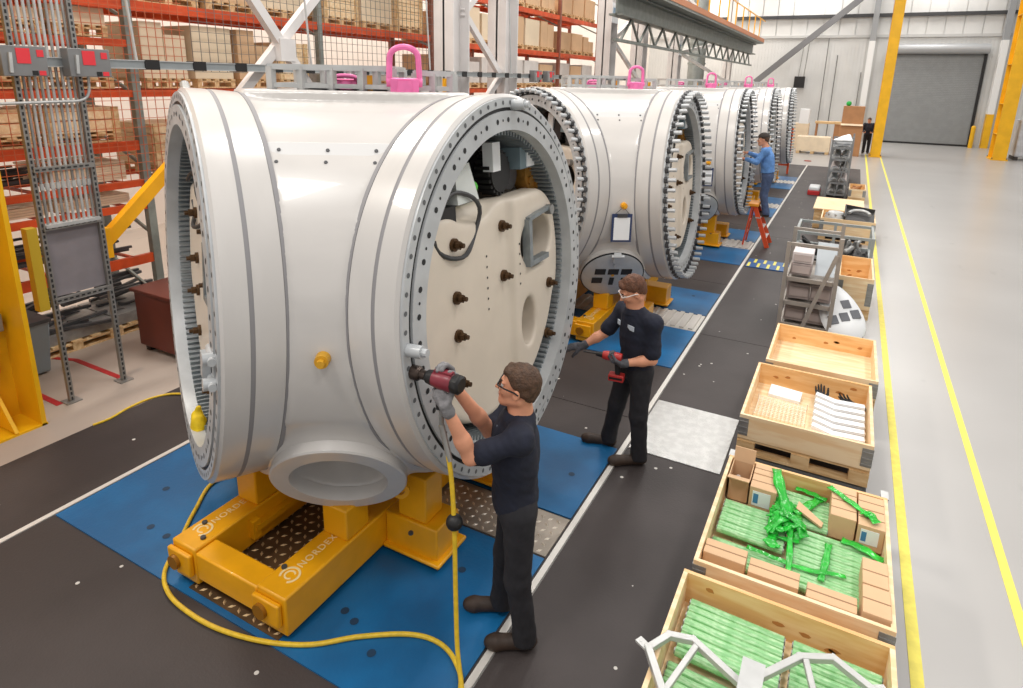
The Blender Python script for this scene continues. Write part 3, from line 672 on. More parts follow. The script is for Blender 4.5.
# ================================================================ people
def V(*a): return np.array(a, float)
def unit(v): v = np.array(v, float); return v/np.linalg.norm(v)
def put_head(S, c, f, u, part, scale=1.0, neck=None):
    """head prims in an (f forward, l left, u up) frame about the eye-level centre c"""
    f = unit(f); u = unit(np.array(u)-f*np.dot(u, f)); l = np.cross(u, f); R = np.stack([f, l, u]); k_ = scale
    W = lambda x, y, z: c+(f*x+l*y+u*z)*k_
    def ell(p, r, k=.02, op='u', g=0): S.ell(W(*p), np.array(r)*k_, R, k, op, g)
    def cone(a, b, ra, rb, k=.015, g=0): S.cone(W(*a), W(*b), ra*k_, rb*k_, k, grow=g)
    if part == 'skin':
        ell((-.012, 0, .035), (.098, .076, .093)); ell((.035, 0, -.035), (.06, .058, .08)); cone((.07, 0, -.098), (.072, 0, -.1), .024, .022, .03)
        for s in (-1, 1):
            cone((-.02, s*.052, -.06), (.065, s*.016, -.1), .02, .02, .03); ell((.062, s*.038, -.028), (.028, .024, .022), .02)
            ell((.1, s*.031, .002), (.018, .017, .013), .012, 's'); cone((.088, s*.012, .024), (.078, s*.05, .022), .011, .008, .015)
            S.ell(W(-.008, s*.08, -.012), V(.021, .009, .033)*k_, R, .008); S.ell(W(-.002, s*.089, -.012), V(.011, .005, .02)*k_, R, .004, 's')
            ell((.098, s*.011, -.037), (.011, .008, .008), .006)
        cone((.096, 0, .008), (.118, 0, -.034), .007, .011, .014)
        ell((.093, 0, -.061), (.013, .024, .0065), .006); ell((.091, 0, -.073), (.012, .02, .007), .006); ell((.104, 0, -.067), (.02, .026, .0016), .003, 's')
        if neck is not None: S.cone(W(-.03, 0, -.05), neck, .053*k_, .06*k_, .03); S.cone(neck, neck-V(0, 0, .06), .06, .085, .04)
    if part == 'hair':
        g = .0
        ell((-.014, 0, .037), (.107, .0845, .1)); ell((-.045, 0, -.01), (.068, .077, .08), .02)
        S.cut(W(.052, 0, .052), R.T@V(.62, 0, -.78)) ; S.cut(W(.083, 0, .03), R.T@V(1, 0, -.05)); S.cut(W(0, 0, -.085), R.T@V(0, 0, -1))
        for s in (-1, 1): S.ell(W(.012, s*.1, -.016), V(.03, .035, .038)*k_, R, .01, 's')
        cone((.07, .03, .085), (.06, -.03, .09), .02, .02, .02)
    if part == 'eye':
        return [W(.079, s*.031, .002) for s in (-1, 1)], f, l, u
    return W
def put_hand(S, wrist, d, n, side, curl=(.7, .8, .9, 1.0), g=0.0, sc=1.0, thumb=.5):
    """palm, four jointed fingers of unequal length and a side thumb. d: wrist to knuckles, n: out of the palm, side: towards the thumb"""
    d = unit(d); n = unit(np.array(n)-d*np.dot(n, d)); t = np.cross(d, n)*side; wrist = np.array(wrist, float); R = np.stack([d, t, n])
    S.ell(wrist+d*.048*sc, V(.054, .043, .0185)*sc, R, .012, grow=g); S.cone(wrist-d*.02, wrist+d*.02, .026, .026, .015, grow=g)
    L = [(.046, .029, .022), (.05, .032, .024), (.046, .029, .022), (.036, .023, .019)]
    for i in range(4):
        p = wrist+d*(.088-.006*abs(i-1))*sc+t*(.031-.0205*i)*sc; a = 0.0; sp = t*(.09-.06*i)
        S.cone(wrist+d*.05+t*(.028-.018*i), p, .0115*sc, .0105*sc, .006, grow=g)
        for j in range(3):
            a += curl[i]*(.75, 1.0, .7)[j]; e = unit(d*math.cos(a)+n*math.sin(a)+sp*math.cos(a)); q = p+e*L[i][j]*sc
            S.cone(p, q, (.0105, .0095, .0085)[j]*sc, (.0095, .0085, .0075)[j]*sc, .003, grow=g); p = q
    b = wrist+d*.022*sc+t*.028*sc; e1 = unit(d*.62+t*.7+n*.35); m_ = b+e1*.045*sc; e2 = unit(d*.8+t*.25*(1-thumb)+n*(.25+thumb)); q = m_+e2*.034*sc; w = q+unit(e2+n*.25)*.026*sc
    S.cone(b, m_, .0155*sc, .0125*sc, .01, grow=g); S.cone(m_, q, .0122*sc, .0108*sc, .004, grow=g); S.cone(q, w, .0105*sc, .0085*sc, .004, grow=g)
def put_torso(S, J, g=0.0, low=False):
    hp, ch, nk = J['pelvis'], J['chest'], J['neck']; fx = J['fwd']; lx = unit(J['shL']-J['shR'])
    up_ = unit(nk-hp); fx = unit(fx-up_*np.dot(fx, up_)); R = np.stack([fx, lx, up_])
    S.ell(ch, V(.122, .168, .2), R, .06, grow=g); S.ell((hp+ch)/2-up_*.02, V(.108, .145, .2), R, .08, grow=g); S.ell(hp, V(.115, .165, .13), R, .06, grow=g)
    for s in ('L', 'R'):
        S.cone(J['sh'+s], nk-up_*.05, .056, .06, .05, grow=g*.7); S.ell(J['sh'+s], (.055, .055, .055), None, .05, grow=g)
    return R
def make_person(name, label, base, J, hair, head_f, head_u, gloves, shirtm=NAVY, trousm=TROUS, glasses='dark', sleeve='short', cap=None, h=.0085, hands=None, hs=1.0, slv=.8):
    base = V(*base); J = {k: (v-base if (isinstance(v, np.ndarray) and k not in ('fwd',)) else v) for k, v in J.items()}
    root = thing(name, label, 'person', base)
    pts = np.array([v for k, v in J.items() if k != 'fwd' and isinstance(v, np.ndarray)]); lo, hi = pts.min(0)-.22, pts.max(0)+.26; lo[2] = max(lo[2], -.02)
    # skin: one continuous body, inside the clothes too
    S = SDF(lo, hi, h); put_torso(S, J, -.012)
    for s in ('L', 'R'):
        S.cone(J['sh'+s], J['el'+s], .052, .043, .03); S.cone(J['el'+s], J['el'+s]+(J['wr'+s]-J['el'+s])*.35, .043, .044, .02); S.cone(J['el'+s]+(J['wr'+s]-J['el'+s])*.3, J['wr'+s], .043, .027, .02)
        S.cone(J['hip'+s], J['kn'+s], .082, .055, .04); S.cone(J['kn'+s], J['kn'+s]+(J['an'+s]-J['kn'+s])*.35, .054, .056, .02); S.cone(J['kn'+s]+(J['an'+s]-J['kn'+s])*.3, J['an'+s], .055, .038, .03)
    Wf = put_head(S, J['head'], head_f, head_u, 'skin', hs, J['neck'])
    if hands is not None and not gloves:
        for s in ('L', 'R'): put_hand(S, J['wr'+s], *hands[s])
    else:
        for s in ('L', 'R'): S.cone(J['wr'+s], J['wr'+s]+unit(hands[s][0])*.05, .025, .018, .02)
    lipc = Wf(.1, 0, -.067); brows = [Wf(.092, sy*.032, .026) for sy in (-1, 1)]
    def pick(C):
        m_ = np.zeros(len(C), int); m_[(np.linalg.norm((C-lipc)/V(1, 1, .5), axis=1) < .0235)] = 1
        for b in brows: m_[(np.linalg.norm((C-b), axis=1) < .017) & (np.abs((C-b)@unit(head_u)) < .0055)] = 2
        return m_
    S.mesh('body', [SKIN, LIPS, BROWH], root, pick)
    ev, f_, l_, u_ = put_head(S, J['head'], head_f, head_u, 'eye', hs)
    for e in ev:
        m = MB(); m.mat(0).sphere(e, .0125*hs, 12, 8); m.mat(1).sphere(Vector(e)+Vector(f_)*.0085*hs, .0056*hs, 8, 6); m.build('eye', [EYEW, mat('iris', (50, 36, 28), .2)], root)
    # shirt
    S = SDF(lo, hi, h); put_torso(S, J, .016)
    for s in ('L', 'R'):
        a, b, w = J['sh'+s], J['el'+s], J['wr'+s]
        if sleeve == 'short': S.cone(a, a+(b-a)*(slv-.02), .064, .062, .035); S.cone(a+(b-a)*(slv-.1), a+(b-a)*(slv+.02), .063, .068, .02)
        else: S.cone(a, b, .068, .056, .035); S.cone(b, b+(w-b)*.93, .057, .041, .03)
    S.noise(.0035, 26, 5, (1, 1, .45)); S.noise(.002, 60, 9)
    hd = unit(J['neck']-J['pelvis']); S.cut(J['pelvis']-hd*J.get('hem', .03), -hd)
    S.cone(J['neck']+hd*.022, J['neck']+hd*.2, .066, .09, 0, 's')
    for s in ('L', 'R'):
        if sleeve == 'short': d_ = unit(J['el'+s]-J['sh'+s]); q = J['sh'+s]+(J['el'+s]-J['sh'+s])*slv; S.cone(q+d_*.03, q+d_*.1, .04, .05, 0, 's')
    sh = S.mesh('shirt', shirtm, root)
    # collar
    c = J['neck']-hd*.0; cf = unit(J['fwd']); m = MB(); m.lathe([(.063, -.03), (.066, .004), (.072, .012), (.08, .006), (.096, -.034), (.09, -.042)], c+cf*.006, hd, 28); m.build('collar', shirtm, sh)
    # trousers
    S = SDF(lo, hi, h); hp = J['pelvis']; R = np.stack([unit(J['fwd']), unit(J['hipL']-J['hipR']), V(0, 0, 1)])
    S.ell(hp-V(0, 0, .02), V(.122, .168, .15), R, .05)
    for s in ('L', 'R'):
        a, b, w = J['hip'+s], J['kn'+s], J['an'+s]
        S.cone(a, b, .1, .076, .05); S.cone(b, w+(b-w)*.02, .075, .068, .03); S.cone(w+(b-w)*.08, w-V(0, 0, .03), .068, .074, .02)
    S.noise(.004, 22, 11, (1, 1, .6)); S.noise(.002, 55, 12); S.cut(hp+V(0, 0, .1), V(0, 0, 1)); S.cut(V(0, 0, min(J['anL'][2], J['anR'][2])-.045), V(0, 0, -1))
    S.mesh('trousers', trousm, root)
    # boots
    for s in ('L', 'R'):
        a, t = J['an'+s], J['toe'+s]; d_ = unit((t-a)*V(1, 1, 0)); z0 = J.get('foot'+s, 0.0)-base[2] if False else J['toe'+s][2]-.03
        S = SDF(np.minimum(a, t)-.14, np.maximum(a, t)+.14, .007); heel = V(a[0], a[1], z0+.045)-d_*.035; toe = V(t[0], t[1], z0+.04)-d_*.04
        S.cone(heel, toe-d_*.03, .042, .046, .02); S.cone(toe-d_*.03, toe, .047, .04, .02); S.cone(a, heel+d_*.04+V(0, 0, .02), .05, .045, .04); S.cone(a+V(0, 0, .05), a, .05, .05, .02)
        S.cut(V(0, 0, z0), V(0, 0, -1)); zz = z0+.022
        S.mesh('boot', [BOOT, SOLE], root, lambda C, zz=zz: (C[:, 2] < zz).astype(int))
    # hair
    if hair is not None:
        c0 = J['head']; S = SDF(c0-.19, c0+.2, .0065)
        put_head(S, c0, head_f, head_u, 'hair', hs); S.noise(.003, 120, 4); S.mesh('hair', hair, root)
    if cap is not None:
        f1, u1 = unit(head_f), unit(head_u); l1 = np.cross(u1, f1); R1 = np.stack([f1, l1, u1]); c0 = J['head']; S = SDF(c0-.25, c0+.25, .008)
        S.ell(c0+u1*.045-f1*.012, V(.115, .092, .1), R1); S.cut(c0+u1*.045, -u1); S.ell(c0+u1*.055+f1*.12, V(.085, .07, .01), R1, .01); S.mesh('cap', cap, root)
    if glasses:
        f1 = unit(head_f); u1 = unit(np.array(head_u)-f1*np.dot(head_u, f1)); l1 = np.cross(u1, f1); W = lambda x, y, z: Vector(J['head']+(f1*x+l1*y+u1*z)*hs)
        gm = BLACK if glasses == 'dark' else mat('clear_frame', (226, 216, 210), .3)
        m = MB(); m.mat(0).tube([W(.103, y, .018-abs(y)*.05) for y in np.linspace(-.066, .066, 9)], .0052, 6)
        for s in (-1, 1): m.tube([W(.1, s*.066, .014), W(.06, s*.083, .012), W(0, s*.088, .006), W(-.02, s*.087, -.004)], .0046, 6)
        g_ = m.build('safety_glasses', gm, root); m = MB()
        for s in (-1, 1):
            vs = [W(.107-.02*abs(t)**2*0-.012*abs(y-.035)/.03, s*y, z) for y, z in ((.008, .014), (.035, .016), (.064, .012), (.064, -.008), (.045, -.018), (.02, -.016), (.009, -.004)) for t in (0,)]
            vs2 = [v-Vector(f1)*.003 for v in vs]; k = len(vs); m.add(vs+vs2, [tuple(range(k)), tuple(range(k, 2*k))[::-1]]+[(i, k+i, k+(i+1) % k, (i+1) % k) for i in range(k)])
        m.build('lens', mat('tinted_lens', (70, 66, 66), .1, alpha=.55) if glasses == 'dark' else mat('clear_lens', (230, 232, 234), .08, alpha=.22), g_)
    if gloves:
        for s in ('L', 'R'):
            S = SDF(J['wr'+s]-.2, J['wr'+s]+.2, .0055); put_hand(S, J['wr'+s], *hands[s], g=.0035)
            d_ = unit(J['wr'+s]-J['el'+s]); S.cone(J['wr'+s]-d_*.035, J['wr'+s]+d_*.01, .036, .032, .012); S.noise(.0012, 90, 3); S.mesh('glove', gloves, root)
    return root, sh
def patch(parent, c, n, u, w, h_, m_=PAPER, name='name_patch'):
    n, u = Vector(unit(n)), Vector(unit(u)); t = u.cross(n); return MB().obox(c, t*w, u*h_, n*.004).build(name, m_, parent)

# --- the worker with the impact wrench
fw1 = unit((-.85, -.5, 0)); b1 = (-1.42, 2.78, .022)
J1 = dict(fwd=fw1, pelvis=V(-1.425, 2.80, .97), chest=V(-1.425, 2.78, 1.30), neck=V(-1.395, 2.775, 1.53), head=V(-1.398, 2.755, 1.688),
          shL=V(-1.315, 2.62, 1.455), shR=V(-1.515, 2.945, 1.445), elL=V(-1.545, 2.50, 1.35), wrL=V(-1.635, 2.405, 1.665), elR=V(-1.60, 2.80, 1.33), wrR=V(-1.665, 2.505, 1.745),
          hipL=V(-1.35, 2.715, .93), hipR=V(-1.46, 2.88, .93), knL=V(-1.345, 2.70, .50), knR=V(-1.51, 2.865, .50), anL=V(-1.30, 2.725, .11), anR=V(-1.545, 2.89, .11),
          toeL=V(-1.51, 2.60, .045), toeR=V(-1.765, 2.77, .052), hem=.14)
for k in ('anL', 'knL'): J1[k][2] += .0
hands1 = {'L': (V(-.5, -.02, .8), V(-.15, .98, .1), -1, (.9, 1.0, 1.05, 1.1)), 'R': (V(-.3, -.05, .95), V(-.05, -1, -.1), 1, (.85, .9, .95, 1.0))}
w1, s1 = make_person('person', 'young man in navy shirt and dark glasses holding a maroon impact wrench', b1, J1, HAIR, (-.93, -.22, .14), (.16, 0, 1), GLOVE, hands=hands1, h=.0075, hs=1.02, slv=.72)
bv = V(*b1)
patch(s1, V(-1.512, 2.735, 1.40)-bv, (-.9, -.3, .3), (0, 0, 1), .02, .035, mat('patch_grey', (150, 156, 170), .6))
# impact wrench on the ring bolt
def wrench(loc):
    r = thing('impact_wrench', 'maroon impact wrench pressed on a ring bolt of the nearest hub', 'impact wrench', loc); X = Vector((1, 0, 0))
    MB().cyl(X*0, X*.085, .046, n=24).cyl(X*.085, X*.10, .046, .034, n=24).cyl(X*.10, X*.14, .03, n=20).build('socket', mat('socket_steel', (78, 66, 60), .35, .7, .2, 20), r)
    MB().cyl(X*.14, X*.155, .03, .042, n=20).cyl(X*.155, X*.2, .042, .05, n=20).build('nose_housing', BLACK, r)
    MB().lathe([(.0, .2), (.05, .2), (.056, .24), (.058, .32), (.05, .335), (0, .335)], (0, 0, 0), X, 24).obox((.27, 0, .05), (.06, 0, 0), (0, .022, 0), (0, 0, .014)).build('motor_housing', TOOLR, r)
    MB().lathe([(0, .335), (.054, .335), (.06, .35), (.06, .38), (.045, .395), (0, .395)], (0, 0, 0), X, 10).build('rear_cap', BLACK, r)
    MB().bar((.235, 0, -.04), (.245, 0, -.19), .036, .05).bar((.2, 0, -.05), (.215, 0, -.1), .012, .012).build('pistol_grip', BLACK, r)
    MB().cyl((.245, 0, -.19), (.247, 0, -.235), .014, n=12).cyl((.247, 0, -.235), (.248, 0, -.3), .018, .015, n=12).build('air_fitting', GALV, r)
    return r
WX, WY, WZ = -1.895, 2.43, 1.795
wrench((WX, WY, WZ)).scale = (.86, .86, .86)
# --- the worker standing with a drill at the far edge of the ring
fw2 = unit((-.62, -.78, 0)); b2 = (-1.40, 4.9, .022)
J2 = dict(fwd=fw2, pelvis=V(-1.37, 4.93, .93), chest=V(-1.375, 4.92, 1.24), neck=V(-1.405, 4.90, 1.45), head=V(-1.425, 4.865, 1.61),
          shL=V(-1.215, 4.82, 1.37), shR=V(-1.545, 5.05, 1.36), elL=V(-1.20, 4.80, 1.06), wrL=V(-1.42, 4.70, 1.015), elR=V(-1.69, 4.98, 1.13), wrR=V(-1.845, 4.86, 1.015),
          hipL=V(-1.295, 4.87, .90), hipR=V(-1.445, 4.99, .90), knL=V(-1.29, 4.84, .50), knR=V(-1.53, 4.985, .49), anL=V(-1.265, 4.875, .11), anR=V(-1.60, 5.03, .115),
          toeL=V(-1.50, 4.72, .045), toeR=V(-1.845, 4.955, .045), hem=.0)
hands2 = {'L': (V(-.85, -.1, .12), V(.1, .25, 1), -1, (1.0, 1.05, 1.1, 1.1)), 'R': (V(-.9, -.25, -.15), V(-.1, .3, -.95), 1, (.3, .3, .35, .4))}
w2, s2 = make_person('person', 'man in navy shirt with two white name patches, looking down and holding a red drill', b2, J2, HAIRR, (-.72, -.42, -.42), (-.3, -.3, .9), GLOVED, glasses='clear', hands=hands2, h=.0085, hs=1.04)
bv = V(*b2); lx = unit(J2['shL']-J2['shR'])
for off in (.078, -.085):
    patch(s2, J2['chest']-bv+V(0, 0, .07)+fw2*.14+lx*off-fw2*abs(off)*.12, fw2+lx*off*2, (0, 0, 1), .036 if off > 0 else .022, .02, mat('patch_pale', (196, 206, 218), .6))
def drill(loc, rz):
    r = thing('cordless_drill', 'red and black cordless drill in the hand of the man looking down', 'drill', loc, rz); X = Vector((1, 0, 0))
    MB().lathe([(0, -.07), (.034, -.07), (.04, -.04), (.04, .06), (.034, .09), (0, .09)], (0, 0, 0), X, 18).build('housing', mat('drill_red', (176, 44, 40), .4), r)
    MB().cyl(X*.09, X*.15, .026, .018, n=14).cyl(X*.15, X*.26, .007, n=8).build('chuck', BLACK, r)
    MB().bar((-.03, 0, -.02), (-.045, 0, -.15), .036, .048).build('grip', BLACK, r)
    MB().box(-.1, .03, -.04, .04, -.21, -.15).build('battery', mat('drill_red', (176, 44, 40), .4), r, bevel=.008)
    MB().box(-.09, .02, -.041, .041, -.19, -.17).build('battery_label', BLACK, r); return r
drill((-1.50, 4.70, 1.06), PI+.12)
# --- the man on the stepladder at the third hub
def ladder(loc):
    r = thing('stepladder', 'orange stepladder under the man in the blue shirt', 'stepladder', loc); OR = mat('ladder_orange', (224, 84, 44), .4, 0, .1, 8)
    ap = .86
    for y in (-.22, .22):
        MB().bar((.36, y*1.15, .01), (.02, y*.85, ap), .03, .085).build('front_rail', OR, r)
        MB().bar((-.12, y*1.1, .01), (-.02, y*.85, ap), .03, .055).build('rear_rail', OR, r)
    for i in range(3):
        z = .22+.2*i; x = .36-.34*z/ap; MB().box(x-.05, x+.05, -.23, .23, z-.02, z).build('step', GALVL, r)
    MB().box(-.1, .1, -.24, .24, ap-.02, ap+.03).build('top_cap', mat('ladder_cap', (232, 150, 40), .5), r)
    m = MB()
    for z in (.25, .5): x = -.12+.1*z/ap; m.bar((x, -.23, z), (x, .23, z), .02, .03)
    m.build('rear_brace', OR, r); return r
ladder((-1.57, 13.75, .022))
fw3 = unit((-.97, -.15, 0)); b3 = (-1.42, 13.85, .6)
J3 = dict(fwd=fw3, pelvis=V(-1.40, 13.85, 1.49), chest=V(-1.45, 13.84, 1.82), neck=V(-1.50, 13.83, 2.04), head=V(-1.565, 13.82, 2.20),
          shL=V(-1.48, 13.65, 1.98), shR=V(-1.48, 14.03, 1.97), elL=V(-1.62, 13.60, 1.76), wrL=V(-1.84, 13.66, 1.80), elR=V(-1.64, 14.02, 1.82), wrR=V(-1.84, 13.95, 1.90),
          hipL=V(-1.39, 13.76, 1.45), hipR=V(-1.39, 13.94, 1.45), knL=V(-1.42, 13.76, 1.06), knR=V(-1.44, 13.94, 1.06), anL=V(-1.34, 13.75, .72), anR=V(-1.36, 13.95, .72),
          toeL=V(-1.50, 13.74, .65), toeR=V(-1.52, 13.94, .65), hem=-.05)
hands3 = {'L': (V(-.9, .1, .2), V(0, 0, -1), -1, (.5, .5, .55, .6)), 'R': (V(-.9, -.1, .1), V(0, 0, -1), 1, (.5, .5, .55, .6))}
make_person('person', 'man in blue work shirt and dark cap reaching into the ring of the third hub', b3, J3, HAIR, (-.95, -.15, -.1), (-.08, 0, 1), None, mat('blue_work_shirt', (104, 152, 216), .8, 0, .2, 14), mat('blue_jeans', (78, 94, 128), .9, 0, .25, 14), None, 'long', mat('dark_cap', (58, 50, 46), .8), h=.012, hands=hands3)
# --- a person by the far yellow column
fw4 = unit((-.3, -.95, 0)); b4 = (.74, 36.6, 0)
J4 = {k: (v+V(-.04, .6, 0) if k not in ('fwd', 'hem') else v) for k, v in dict(fwd=fw4, pelvis=V(.78, 36, .95), chest=V(.77, 35.98, 1.28), neck=V(.76, 35.96, 1.5), head=V(.75, 35.93, 1.65), shL=V(.96, 35.95, 1.44), shR=V(.58, 36.0, 1.44), elL=V(1.02, 35.95, 1.15), wrL=V(.92, 35.75, 1.05), elR=V(.52, 35.98, 1.15), wrR=V(.6, 35.76, 1.05),
          hipL=V(.87, 36, .92), hipR=V(.69, 36, .92), knL=V(.88, 35.98, .5), knR=V(.68, 35.95, .5), anL=V(.88, 36.02, .1), anR=V(.68, 36.0, .1), toeL=V(.9, 35.84, .03), toeR=V(.64, 35.82, .03), hem=-.02).items()}
make_person('person', 'person in dark clothes standing beside the tall cardboard boxes near the roller door', b4, J4, HAIR, (-.3, -.9, -.3), (0, 0, 1), None, mat('dark_jacket', (36, 38, 52), .8), TROUS, None, 'long', h=.014, hands={'L': (V(-.4, -.9, -.1), V(0, 0, 1), -1), 'R': (V(.2, -.9, -.1), V(0, 0, 1), 1)})
# air hoses
def bez(ctrl, n=14):
    P = [Vector(c) for c in ctrl]; P = [P[0]*2-P[1]]+P+[P[-1]*2-P[-2]]; out = []
    for i in range(1, len(P)-2):
        for k in range(n):
            t = k/n; a, b, c, d = P[i-1], P[i], P[i+1], P[i+2]
            out.append(.5*((2*b)+(c-a)*t+(2*a-5*b+4*c-d)*t*t+(3*b-a-3*c+d)*t**3))
    out.append(P[-2]); return out
h0 = thing('air_hose', 'yellow air hose hanging down from the maroon impact wrench, with a black ball on it', 'air hose', (0, 0, 0))
top = (WX+.248*.86, WY, WZ-.3*.86)
MB().tube(bez([top, (-1.625, 2.425, 1.3), (-1.585, 2.40, 1.0), (-1.55, 2.36, .6), (-1.50, 2.30, .3), (-1.42, 2.22, .12), (-1.33, 2.05, .04), (-1.2, 1.7, .04)]), .0135, 10).build('hose', HOSE, h0)
MB().sphere((-1.583, 2.40, 1.0), .046, 16, 12).build('hose_ball', BLACK, h0)
MB().cyl(top, (-1.63, 2.43, 1.34), .017, .016, n=10).build('steel_coupling', GALV, h0)
# ================================================================ row of crates, carts and racks beside the yellow line
def crate(name_label, x0, x1, y0, y1, zr, z0=0.0, name='wooden_crate', boards=1, pallet=True, wood=WOOD):
    """pallet with hinged board collars; local origin at its centre on the ground"""
    cx, cy = (x0+x1)/2, (y0+y1)/2; r = thing(name, name_label, 'crate', (cx, cy, z0)); hx, hy = (x1-x0)/2, (y1-y0)/2; zb = .145; h = zr-z0; t = .024
    if pallet:
        m = MB()
        for y in (-hy+.05, 0, hy-.05): m.box(-hx, hx, y-.05, y+.05, .0, .022)
        for x in (-hx+.07, 0, hx-.07):
            for y in (-hy+.05, 0, hy-.05): m.box(x-.07, x+.07, y-.05, y+.05, .022, .1)
            m.box(x-.07, x+.07, -hy, hy, .1, .12)
        for i in range(7): x = -hx+(i+.5)*2*hx/7; m.box(-hx, hx, -hy+(i+.06)*2*hy/7, -hy+(i+.94)*2*hy/7, .12, .145)
        m.build('pallet_base', PALLET, r, smooth=False)
    bh = (h-zb)/boards
    for nm, (a, b, c, d) in (('front_board', (-hx, hx, -hy, -hy+t)), ('rear_board', (-hx, hx, hy-t, hy)), ('side_board', (-hx, -hx+t, -hy+t, hy-t)), ('side_board', (hx-t, hx, -hy+t, hy-t))):
        m = MB()
        for i in range(boards): m.box(a, b, c, d, zb+i*bh+.002, zb+(i+1)*bh-.002)
        if nm == 'rear_board':
            rk_ = random.Random(int(x1*100+y1*10)); m.mat(1)
            for q in range(5): kx, kz = rk_.uniform(-hx+.1, hx-.1), zb+rk_.uniform(.25, .75)*bh*boards; m.prism([(kx+.03*math.cos(a_)*rk_.uniform(.5, 1.3), kz+.014*math.sin(a_)) for a_ in np.linspace(0, 5.4, 7)], (0, hy-t-.0015, 0), (1, 0, 0), (0, 0, 1), (0, .0015, 0))
        m.build(nm, wood if nm != 'rear_board' else [WOODX, mat('pine_knot', (186, 122, 62), .7)], r, smooth=False)
    MB().box(-hx+t, hx-t, -hy+t, hy-t, .145, .155).build('inner_floor', WOOD, r, smooth=False)
    for sx in (-1, 1):
        for sy in (-1, 1):
            m = MB()
            for i in range(boards):
                zc = zb+(i+.5)*bh
                m.box(sx*hx-.004 if sx > 0 else -hx-.004, hx+.004 if sx > 0 else -hx+.004, sy*hy-(.075 if sy > 0 else 0), sy*hy+(0 if sy > 0 else .075), zc-bh*.36, zc+bh*.36)
                m.box(sx*hx-(.075 if sx > 0 else 0), sx*hx+(0 if sx > 0 else .075), sy*hy-.004, sy*hy+.004, zc-bh*.36, zc+bh*.36)
                for q in range(3): m.box(min(sx*hx, sx*(hx-.07)), max(sx*hx, sx*(hx-.07)), sy*(hy+.006)-.003, sy*(hy+.006)+.003, zc-bh*.3+q*bh*.24, zc-bh*.3+q*bh*.24+.012)
            m.build('corner_hinge', GALV, r, smooth=False)
    return r
crate('open pine crate of green sleeved rods with two grey frames lying on top', -.50, .545, 2.18, 3.15, .6, .245)
crate('open pine crate of green sleeved rods and cardboard cartons', -.47, .555, 3.24, 4.46, .605, .245)
crate('open pine crate holding stacked white brackets and black gloves', -.50, .49, 5.12, 6.28, .61, .245)
crate('empty open pine crate behind the one with the white brackets', -.45, .55, 6.42, 7.55, .60, .245)
# green sleeved rods: one object per rod
rod_mb = MB().cyl((-.5, 0, 0), (.5, 0, 0), .024, n=10); ROD0 = None; rod_mb.mat(1).cyl((.5, 0, 0), (.515, 0, 0), .017, n=8).cyl((-.515, 0, 0), (-.5, 0, 0), .017, n=8)
def rod(x, y, z, L, rz, label, grp):
    global ROD0
    if ROD0 is None:
        ROD0 = rod_mb.build('sleeved_rod', [GREENT, GALV]); ROD0.location = (x, y, z); tag(ROD0, label, 'rod'); o = ROD0
    else: o = dup(ROD0, (x, y, z), label)
    o.scale = (L, 1, 1); o.rotation_euler = (0, 0, rz); o['group'] = grp
def rods(crate_word, bund, x0, x1, ys, z, rz, grp):
    n = len(ys)
    for i, y in enumerate(ys):
        w = ORD[n-1-i]+' from the front' if n-1-i < n/2 else ORD[i]+' from the back'
        w = ORD[i] if True else w
        rod((x0+x1)/2, y+random.uniform(-.003, .003), z+random.uniform(-.004, .004), x1-x0, rz, 'green sleeved rod, %s from rear, %s, %s' % (ORD[i], bund, crate_word), grp)
G1 = 'green rods in the crate under the grey frames'
rods('crate under the grey frames', 'upper left bundle', -.43, .055, [3.05-.05*i for i in range(8)], .475, -.03, G1)
rods('crate under the grey frames', 'upper right bundle', .10, .50, [3.03-.05*i for i in range(8)], .475, -.02, G1)
rods('crate under the grey frames', 'low left layer', -.45, .04, [2.64-.052*i for i in range(8)], .428, -.03, G1)
rods('crate under the grey frames', 'low right layer', .08, .51, [2.62-.052*i for i in range(8)], .428, -.02, G1)
G2 = 'green rods in the crate with the cartons'
rods('crate with the cartons', 'upper left bundle', -.42, -.02, [4.05-.05*i for i in range(7)], .475, -.03, G2)
rods('crate with the cartons', 'rear middle bundle', -.1, .22, [4.38-.05*i for i in range(7)], .47, -.03, G2)
rods('crate with the cartons', 'right hand bundle', .04, .48, [3.98-.05*i for i in range(11)], .47, -.03, G2)
rods('crate with the cartons', 'low left layer', -.43, .0, [3.69-.052*i for i in range(4)], .428, -.03, G2)
